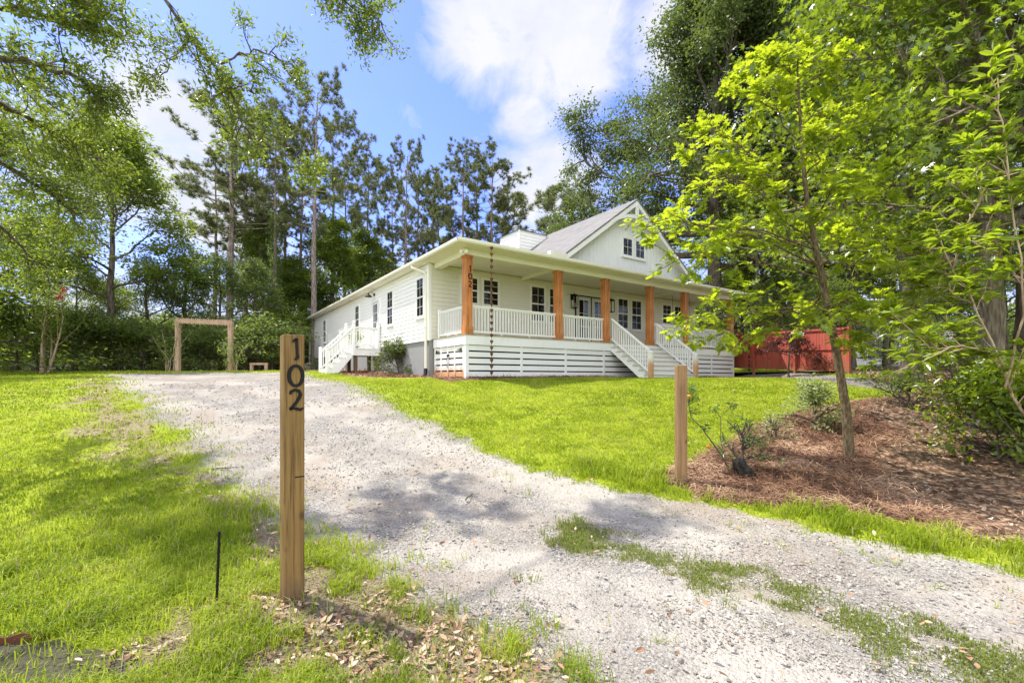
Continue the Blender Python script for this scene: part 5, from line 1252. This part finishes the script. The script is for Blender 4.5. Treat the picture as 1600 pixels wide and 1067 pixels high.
# twigs on the drive
def twig(u, v, L, yaw, label, seed):
    rng = np.random.RandomState(seed); x, y = ray_ground(u, v); W = Wood(); B = branch((-L / 2, 0, .012), (1, 0, .02), L, 8, rng, .12); B[:, 2] = .012 + .02 * rng.rand(9); W.tube(B, np.linspace(.010, .004, 9), 6)
    for k in (3, 5): S = branch(B[k], (.6, (-1) ** k, .1), L * .35, 3, rng, .15); S[:, 2] = np.abs(S[:, 2]) + .005; W.tube(S, np.linspace(.005, .002, 4), 5)
    o = mk('fallen_twig', *W.arrays(), M['bark_oak']); o.location = (x, y, G(x, y) - .02); o.rotation_euler = (0, 0, yaw); tag(o, label, 'twig')
twig(735, 775, .34, 1.3, 'forked dead twig lying on the gravel in mid drive', 1)
twig(355, 730, .40, .5, 'thin dead twig lying at the left edge of the gravel', 2)

# ------------------------------------------------------------------ loose ground cover
def cand(n, rng, a0=-62, a1=62, r0=2.0, r1=40., p=1.):
    ang = np.radians(a0 + (a1 - a0) * rng.rand(n)); rr = r0 * (r1 / r0) ** (rng.rand(n) ** p); return rr * np.sin(ang), rr * np.cos(ang), rr
HC, HS = math.cos(TH), math.sin(TH)
def in_house(x, y, m=.1):
    s = (x - HX) * HC + (y - HY) * HS; t = -(x - HX) * HS + (y - HY) * HC
    return ((s > -.35 - m) & (s < 15.5) & (t > -.2 - m) & (t < 23)) | ((s > 6.2) & (s < 9.2) & (t > -2.2) & (t < 0))
def gzd(x, y, Zd): return gz(x, y) - .03 * Zd['gravel']
def grass():
    rng = np.random.RandomState(101); n = 1500000
    x, y, r = cand(n, rng, r0=1.9, r1=34); Zd = zones(x, y); pn = fbm(x * 4.5, y * 4.5 + 30, 3); pn2 = fbm(x * 1.1 + 9, y * 1.1, 3)
    dens = (1 - Zd['gravel']) * (1 - Zd['mulch']) * (1 - sst(.2, .6, Zd['litter'])) * (1 - .95 * Zd['dirt']) * (1 - .93 * Zd['soil'])
    bare = Zd['bare']; tuf = sst(.50, .60, pn); dens = dens * (1 - bare * (1 - .70 * tuf)); dryz = bare * (1 - tuf) * (1 - Zd['gravel']) * (1 - Zd['soil']); dens = np.maximum(dens, .33 * dryz)
    dens = dens * (.45 + .55 * sst(.36, .52, pn)) * (1 - .55 * sst(.60, .72, fbm(x * 1.7 + 90, y * 1.7 + 4, 4)))
    gtuft = .80 * Zd['strip'] * sst(.30, .58, pn); onstrip = gtuft > dens; dens = np.maximum(dens, gtuft)
    ddr = sdist(DRIVE, x, y); dens = np.maximum(dens, .10 * (ddr > 0) * sst(.62, .70, pn) * sst(1.4, .0, ddr))
    dens = np.maximum(dens, .30 * Zd['litter'] * (Zd['litter'] > .5) * sst(.60, .70, fbm(x * .9 + 70, y * .9, 3)) * (y < 16) * (x > 0))
    edge = (x > 1) & (y < 7.6) & (ddr < 0) & (ddr > -.75) & (Zd['mulch'] < .7)
    keep = (rng.rand(n) < dens * .52) & ~in_house(x, y)
    dz_ = dryz[keep] * rng.rand(keep.sum()) > .22; x, y, r, os_, ed, pn, pn2, Zk = x[keep], y[keep], r[keep], onstrip[keep], edge[keep], pn[keep], pn2[keep], Zd['bare'][keep]
    z = gzd(x, y, {'gravel': zones(x, y)['gravel']}); n = len(x)
    h = (.035 + .035 * rng.rand(n)) * (1 + .5 * (pn2 - .5)); h = np.where((r < 7) & (x < .8), h * (1.2 + 1.3 * rng.rand(n) ** 2.2), h); h = np.where(os_, h * .7, h); h = np.where(ed, (.05 + .13 * rng.rand(n) ** 1.6) * (.6 + .9 * sst(.35, .62, pn)), h)
    h = np.where(Zk > .5, h * 1.1, h)
    w = .0024 + .0011 * r; a = rng.rand(n) * 2 * PI; lean = .25 + .75 * rng.rand(n); lean = np.where(dz_, 1.7 + .9 * rng.rand(n), lean); ca, sa = np.cos(a), np.sin(a)
    px, py = -sa, ca; bx_, by_, bz_ = x, y, z - .006
    mx, my, mz = x + ca * lean * h * .35, y + sa * lean * h * .35, z + h * np.where(dz_, .16, .62)
    tx, ty, tz = x + ca * lean * h * 1.05, y + sa * lean * h * 1.05, z + h * np.maximum(.08, 1.0 - .35 * lean - .3 * dz_)
    V = np.stack([np.stack([bx_ - px * w / 2, by_ - py * w / 2, bz_], -1), np.stack([bx_ + px * w / 2, by_ + py * w / 2, bz_], -1),
                  np.stack([mx + px * w * .42, my + py * w * .42, mz], -1), np.stack([mx - px * w * .42, my - py * w * .42, mz], -1), np.stack([tx, ty, tz], -1)], 1)
    o = np.arange(n)[:, None] * 5; near = r < 14
    F4 = o + np.array([[0, 1, 2, 3]]); F3 = o + np.array([[3, 2, 4]])
    pn3 = fbm(x * .35 + 31, y * .35 + 7, 4); pn4 = fbm(x * 2.6 + 3, y * 2.6 + 77, 3); var = np.clip(.15 + rng.rand(n) * .5 + .9 * (pn2 - .5) + 1.0 * (pn3 - .5) + .8 * (pn4 - .5), 0, 1); dry = np.maximum((rng.rand(n) < (.03 + .06 * Zk)), dz_).astype(float)
    me = mk('grass', V.reshape(-1, 3), [F4, F3], M['grass'], attrs={'var': np.repeat(var, 5), 'dry': np.repeat(dry, 5), 'dull': np.repeat(os_.astype(float), 5)})
    return tag(me, 'bright short grass growing over the lawn and drive edges', 'grass', kind='stuff')
def _grassmat():
    m, nt, b = newmat('grass blade'); h = N(nt); a = h.attr('var')
    c = h.ramp(a, [(0, (.10, .165, .012)), (.5, (.25, .33, .022)), (1, (.44, .46, .085))]); c = h.mix(h.attr('dry'), c, (.42, .35, .23)); c = h.mix(h.attr('dull'), c, (.17, .21, .04))
    h.l(c, b.inputs['Base Color']); b.inputs['Roughness'].default_value = .5; b.inputs['Specular IOR Level'].default_value = .12
    t = h.n('ShaderNodeBsdfTranslucent'); tc = h.mix(.5, c, (.70, .80, .05)); tc = h.mix(h.attr('dull'), tc, (.34, .38, .09)); tc = h.mix(h.attr('dry'), tc, (.3, .26, .12)); h.l(tc, t.inputs[0])
    mx = h.n('ShaderNodeMixShader'); mx.inputs[0].default_value = .42; h.l(b.outputs[0], mx.inputs[1]); h.l(t.outputs[0], mx.inputs[2]); h.l(mx.outputs[0], nt.nodes['Material Output'].inputs[0]); return m
M['grass'] = _grassmat(); grass()
def _varmat(name, stops, rough=.85):
    m, nt, b = newmat(name); h = N(nt); h.l(h.ramp(h.attr('var'), stops), b.inputs['Base Color']); b.inputs['Roughness'].default_value = rough; b.inputs['Specular IOR Level'].default_value = .2; return m
M['pebble'] = _varmat('gravel stone', [(0, (.13, .12, .10)), (.15, (.24, .224, .19)), (.6, (.33, .308, .262)), (.95, (.44, .413, .358)), (1, (.34, .23, .13))])
M['deadleaf'] = _varmat('dead leaf', [(0, (.14, .08, .045)), (.4, (.31, .19, .11)), (.75, (.42, .30, .19)), (1, (.54, .44, .32))])
M['strawneedle'] = _varmat('pine straw needle', [(0, (.09, .046, .028)), (.5, (.25, .14, .08)), (1, (.50, .34, .22))])
def pebbles():
    rng = np.random.RandomState(111); n = 200000; x, y, r = cand(n, rng, r0=1.9, r1=16); Zd = zones(x, y)
    clus = fbm(x * 1.6 + 60, y * 1.6, 4); keep = rng.rand(n) < Zd['gravel'] * (.16 + .84 * sst(.40, .58, clus)) * .55; x, y, r = x[keep], y[keep], r[keep]; n = len(x)
    ico = bmesh.new(); bmesh.ops.create_icosphere(ico, subdivisions=1, radius=1); ico.verts.ensure_lookup_table(); T = np.array([v.co[:] for v in ico.verts]); TF_ = np.array([[v.index for v in f.verts] for f in ico.faces]); ico.free()
    T = T * (1 + .18 * np.sin(T[:, [0]] * 5 + T[:, [1]] * 3)); k = len(T)
    size = .82 * (.0042 + .0045 * rng.rand(n) ** 2 + .013 * rng.rand(n) ** 10) * (.8 + .08 * r)
    a = rng.rand(n) * 2 * PI; S = np.stack([size * (.8 + .5 * rng.rand(n)), size * (.7 + .4 * rng.rand(n)), size * (.45 + .35 * rng.rand(n))], -1)
    jit = 1 + .22 * rng.normal(size=(n, k, 1)); L = T[None] * S[:, None, :] * jit; ca, sa = np.cos(a)[:, None], np.sin(a)[:, None]
    V = np.stack([L[..., 0] * ca - L[..., 1] * sa + x[:, None], L[..., 0] * sa + L[..., 1] * ca + y[:, None], L[..., 2] + (gzd(x, y, {'gravel': 1.}) + .006 + .25 * S[:, 2])[:, None]], -1)
    F = (np.arange(n)[:, None, None] * k + TF_[None]).reshape(-1, 3)
    o = mk('gravel_stones', V.reshape(-1, 3), [F], M['pebble'], attrs={'var': np.repeat(rng.rand(n), k)}); tag(o, 'loose grey gravel stones scattered over the drive', 'gravel', kind='stuff')
pebbles()
def deadleaves():
    rng = np.random.RandomState(121); n = 420000; x, y, r = cand(n, rng, r0=1.9, r1=24); Zd = zones(x, y); pn = fbm(x * 3 + 5, y * 3 + 8, 3)
    dens = 1.2 * Zd['litter'] * (y < 22) + .17 * Zd['bare'] * (1 - Zd['gravel']) * sst(.34, .55, pn) + .0035 * (1 - Zd['litter']) + .06 * Zd['mulch'] * sst(.5, .6, pn)
    keep = (rng.rand(n) < dens * .55) & ~in_house(x, y); x, y, r = x[keep], y[keep], r[keep]; n = len(x)
    z = gz(x, y) + .012 + .02 * rng.rand(n); X, Y, Zv = frames(n, rng, 2.2); s = (.028 + .034 * rng.rand(n)) * (1 + .06 * r)
    T = [(0, 0, 0), (.35, .22, .10), (.75, .17, .06), (1, 0, .12), (.75, -.17, .10), (.35, -.22, .05), (.5, 0, 0)]
    V, F, A_ = inst(T, [(0, 1, 2, 6), (6, 2, 3), (6, 3, 4), (0, 6, 4, 5)], np.stack([x, y, z], -1), X, Y, Zv, s, rng.rand(n))
    o = mk('fallen_leaves', V, F, M['deadleaf'], attrs={'var': A_}); tag(o, 'brown fallen leaves littering the bank and bare soil', 'leaves', kind='stuff')
deadleaves()
def straw():
    rng = np.random.RandomState(131); n = 420000; x, y, r = cand(n, rng, a0=-45, a1=62, r0=3.5, r1=24); Zd = zones(x, y)
    keep = (rng.rand(n) < Zd['mulch'] * (1 - .97 * Zd['litter']) * .8) & ~in_house(x, y, -.05); x, y, r = x[keep], y[keep], r[keep]; n = len(x)
    Zk = zones(x, y); z = gz(x, y) + .05 * Zk['mulch'] * sst(-8, 3, x) + .005 + .05 * rng.rand(n) ** 2; a = rng.rand(n) * 2 * PI; X = np.stack([np.cos(a), np.sin(a), .30 * rng.normal(size=n)], -1); up = rng.normal(size=(n, 3)) * .3 + [0, 0, 1]
    Y = np.cross(up, X); Y /= np.linalg.norm(Y, axis=1)[:, None]; L = .16 + .14 * rng.rand(n); w = (.0022 + .0007 * r) / L
    T = np.array([(-.5, -1, -.04), (-.5, 1, -.04), (0, 1, .05), (0, -1, .05), (.5, 0, -.03)]); V = np.stack([x, y, z], -1)[:, None, :] + L[:, None, None] * (T[None, :, 0:1] * X[:, None] + T[None, :, 1:2] * w[:, None, None] * .5 * Y[:, None] + np.array([0, 0, 1.]) * T[None, :, 2:3])
    o_ = np.arange(n)[:, None] * 5; o = mk('pine_straw', V.reshape(-1, 3), [o_ + np.array([[0, 1, 2, 3]]), o_ + np.array([[3, 2, 4]])], M['strawneedle'], attrs={'var': np.repeat(np.clip(.55 * rng.rand(n) + 1.5 * (fbm(x * 1.4 + 8, y * 1.4, 4) - .5) + .22, 0, 1), 5)}); tag(o, 'reddish brown pine straw spread over the planting bed', 'straw', kind='stuff')
straw()

# ------------------------------------------------------------------ light, sky, camera
w = bpy.data.worlds.new('World'); SC.world = w; w.use_nodes = True; nt = w.node_tree; h = N(nt); bg = nt.nodes['Background']
sky = h.n('ShaderNodeTexSky'); sky.sky_type = 'NISHITA'; sky.sun_disc = False; el = math.asin(SUN.z); sky.sun_elevation = el; sky.sun_rotation = math.atan2(SUN.x, SUN.y); sky.air_density = 1.0; sky.dust_density = .6; sky.ozone_density = 2.2
SKY_S = .15
h.l(h.mix(1.0, sky.outputs[0], (.54, .565, .93), 'MULTIPLY'), bg.inputs[0]); bg.inputs[1].default_value = SKY_S
tc = h.n('ShaderNodeTexCoord'); dirv = tc.outputs['Generated']; sx = h.n('ShaderNodeSeparateXYZ'); h.l(dirv, sx.inputs[0])
zc = h.math('ADD', h.math('MAXIMUM', sx.outputs[2], 0), .12); pr = h.n('ShaderNodeCombineXYZ'); h.l(h.math('DIVIDE', sx.outputs[0], zc), pr.inputs[0]); h.l(h.math('DIVIDE', sx.outputs[1], zc), pr.inputs[1])
n1 = h.noise(pr.outputs[0], 2.2, 10, .62, .8); n2 = h.noise(dirv, 9, 9, .66, .6)
def blob(u, v, rad):
    d_ = Vector(((u - 800) / FPX, 1, (V0 - v) / FPX)).normalized(); q = h.n('ShaderNodeVectorMath', operation='DISTANCE'); h.l(dirv, q.inputs[0]); q.inputs[1].default_value = d_
    return h.maprange(q.outputs['Value'], rad, rad * .25)
acc = None
for b_ in ((800, 20, .22), (880, 90, .20), (740, 60, .14), (900, 30, .2), (830, 185, .10), (850, 265, .14), (880, 290, .14), (820, 300, .12), (225, 190, .17), (300, 220, .17), (180, 260, .2), (250, 260, .2), (1080, 20, .2), (1400, 100, .5), (350, 330, .2)):
    q = blob(*b_); acc = q if acc is None else h.math('MAXIMUM', acc, q)
hz = h.maprange(sx.outputs[2], .60, .12); hz = h.math('MULTIPLY', hz, .75)
acc = h.math('MAXIMUM', acc, h.maprange(sx.outputs[1], .1, -.35, 0, .95))  # unseen cloud bank added behind the camera as fill light
cl = h.math('ADD', h.math('MULTIPLY', h.math('MAXIMUM', acc, hz), .62), h.math('MULTIPLY', n1, .62)); cl = h.math('ADD', cl, h.math('MULTIPLY', h.math('SUBTRACT', n2, .5), .75))
mask = h.maprange(cl, .54, .88); mask = h.math('MULTIPLY', mask, .93)
bg2 = h.n('ShaderNodeBackground'); h.l(h.ramp(h.noise(dirv, 6, 8, .65), [(.32, (.82, .85, .93)), (.62, (1, 1, 1))]), bg2.inputs[0]); h.l(h.maprange(sx.outputs[1], .25, -.45, .41, 1.15), bg2.inputs[1])  # added clouds behind the camera glow stronger than those in view
mx = h.n('ShaderNodeMixShader'); h.l(mask, mx.inputs[0]); h.l(bg.outputs[0], mx.inputs[1]); h.l(bg2.outputs[0], mx.inputs[2]); h.l(mx.outputs[0], nt.nodes['World Output'].inputs[0])
ld = bpy.data.lights.new('sun', 'SUN'); ld.energy = 3.3; ld.angle = math.radians(.8); ld.color = (1, .95, .87); lo = bpy.data.objects.new('sun', ld); COL.objects.link(lo); lo.rotation_euler = SUN.to_track_quat('Z', 'Y').to_euler(); lo.location = (0, 0, 40)
cd = bpy.data.cameras.new('camera'); cam = bpy.data.objects.new('camera', cd); COL.objects.link(cam); cam.location = (0, 0, CAMZ); cam.rotation_euler = (PI / 2, 0, 0); cd.sensor_width = 36; cd.lens = 36 * FPX / 1600; cd.shift_y = (V0 - 533.5) / 1600; cd.clip_start = .05; cd.clip_end = 2000; SC.camera = cam
SC.view_settings.view_transform = 'Standard'; SC.view_settings.look = 'None'; SC.view_settings.exposure = 1.3; SC.view_settings.gamma = 1
cy = SC.cycles; cy.max_bounces = 7; cy.diffuse_bounces = 4; cy.glossy_bounces = 2; cy.transmission_bounces = 4; cy.transparent_max_bounces = 4; cy.caustics_reflective = False; cy.caustics_refractive = False; cy.sample_clamp_indirect = 6; cy.use_denoising = True
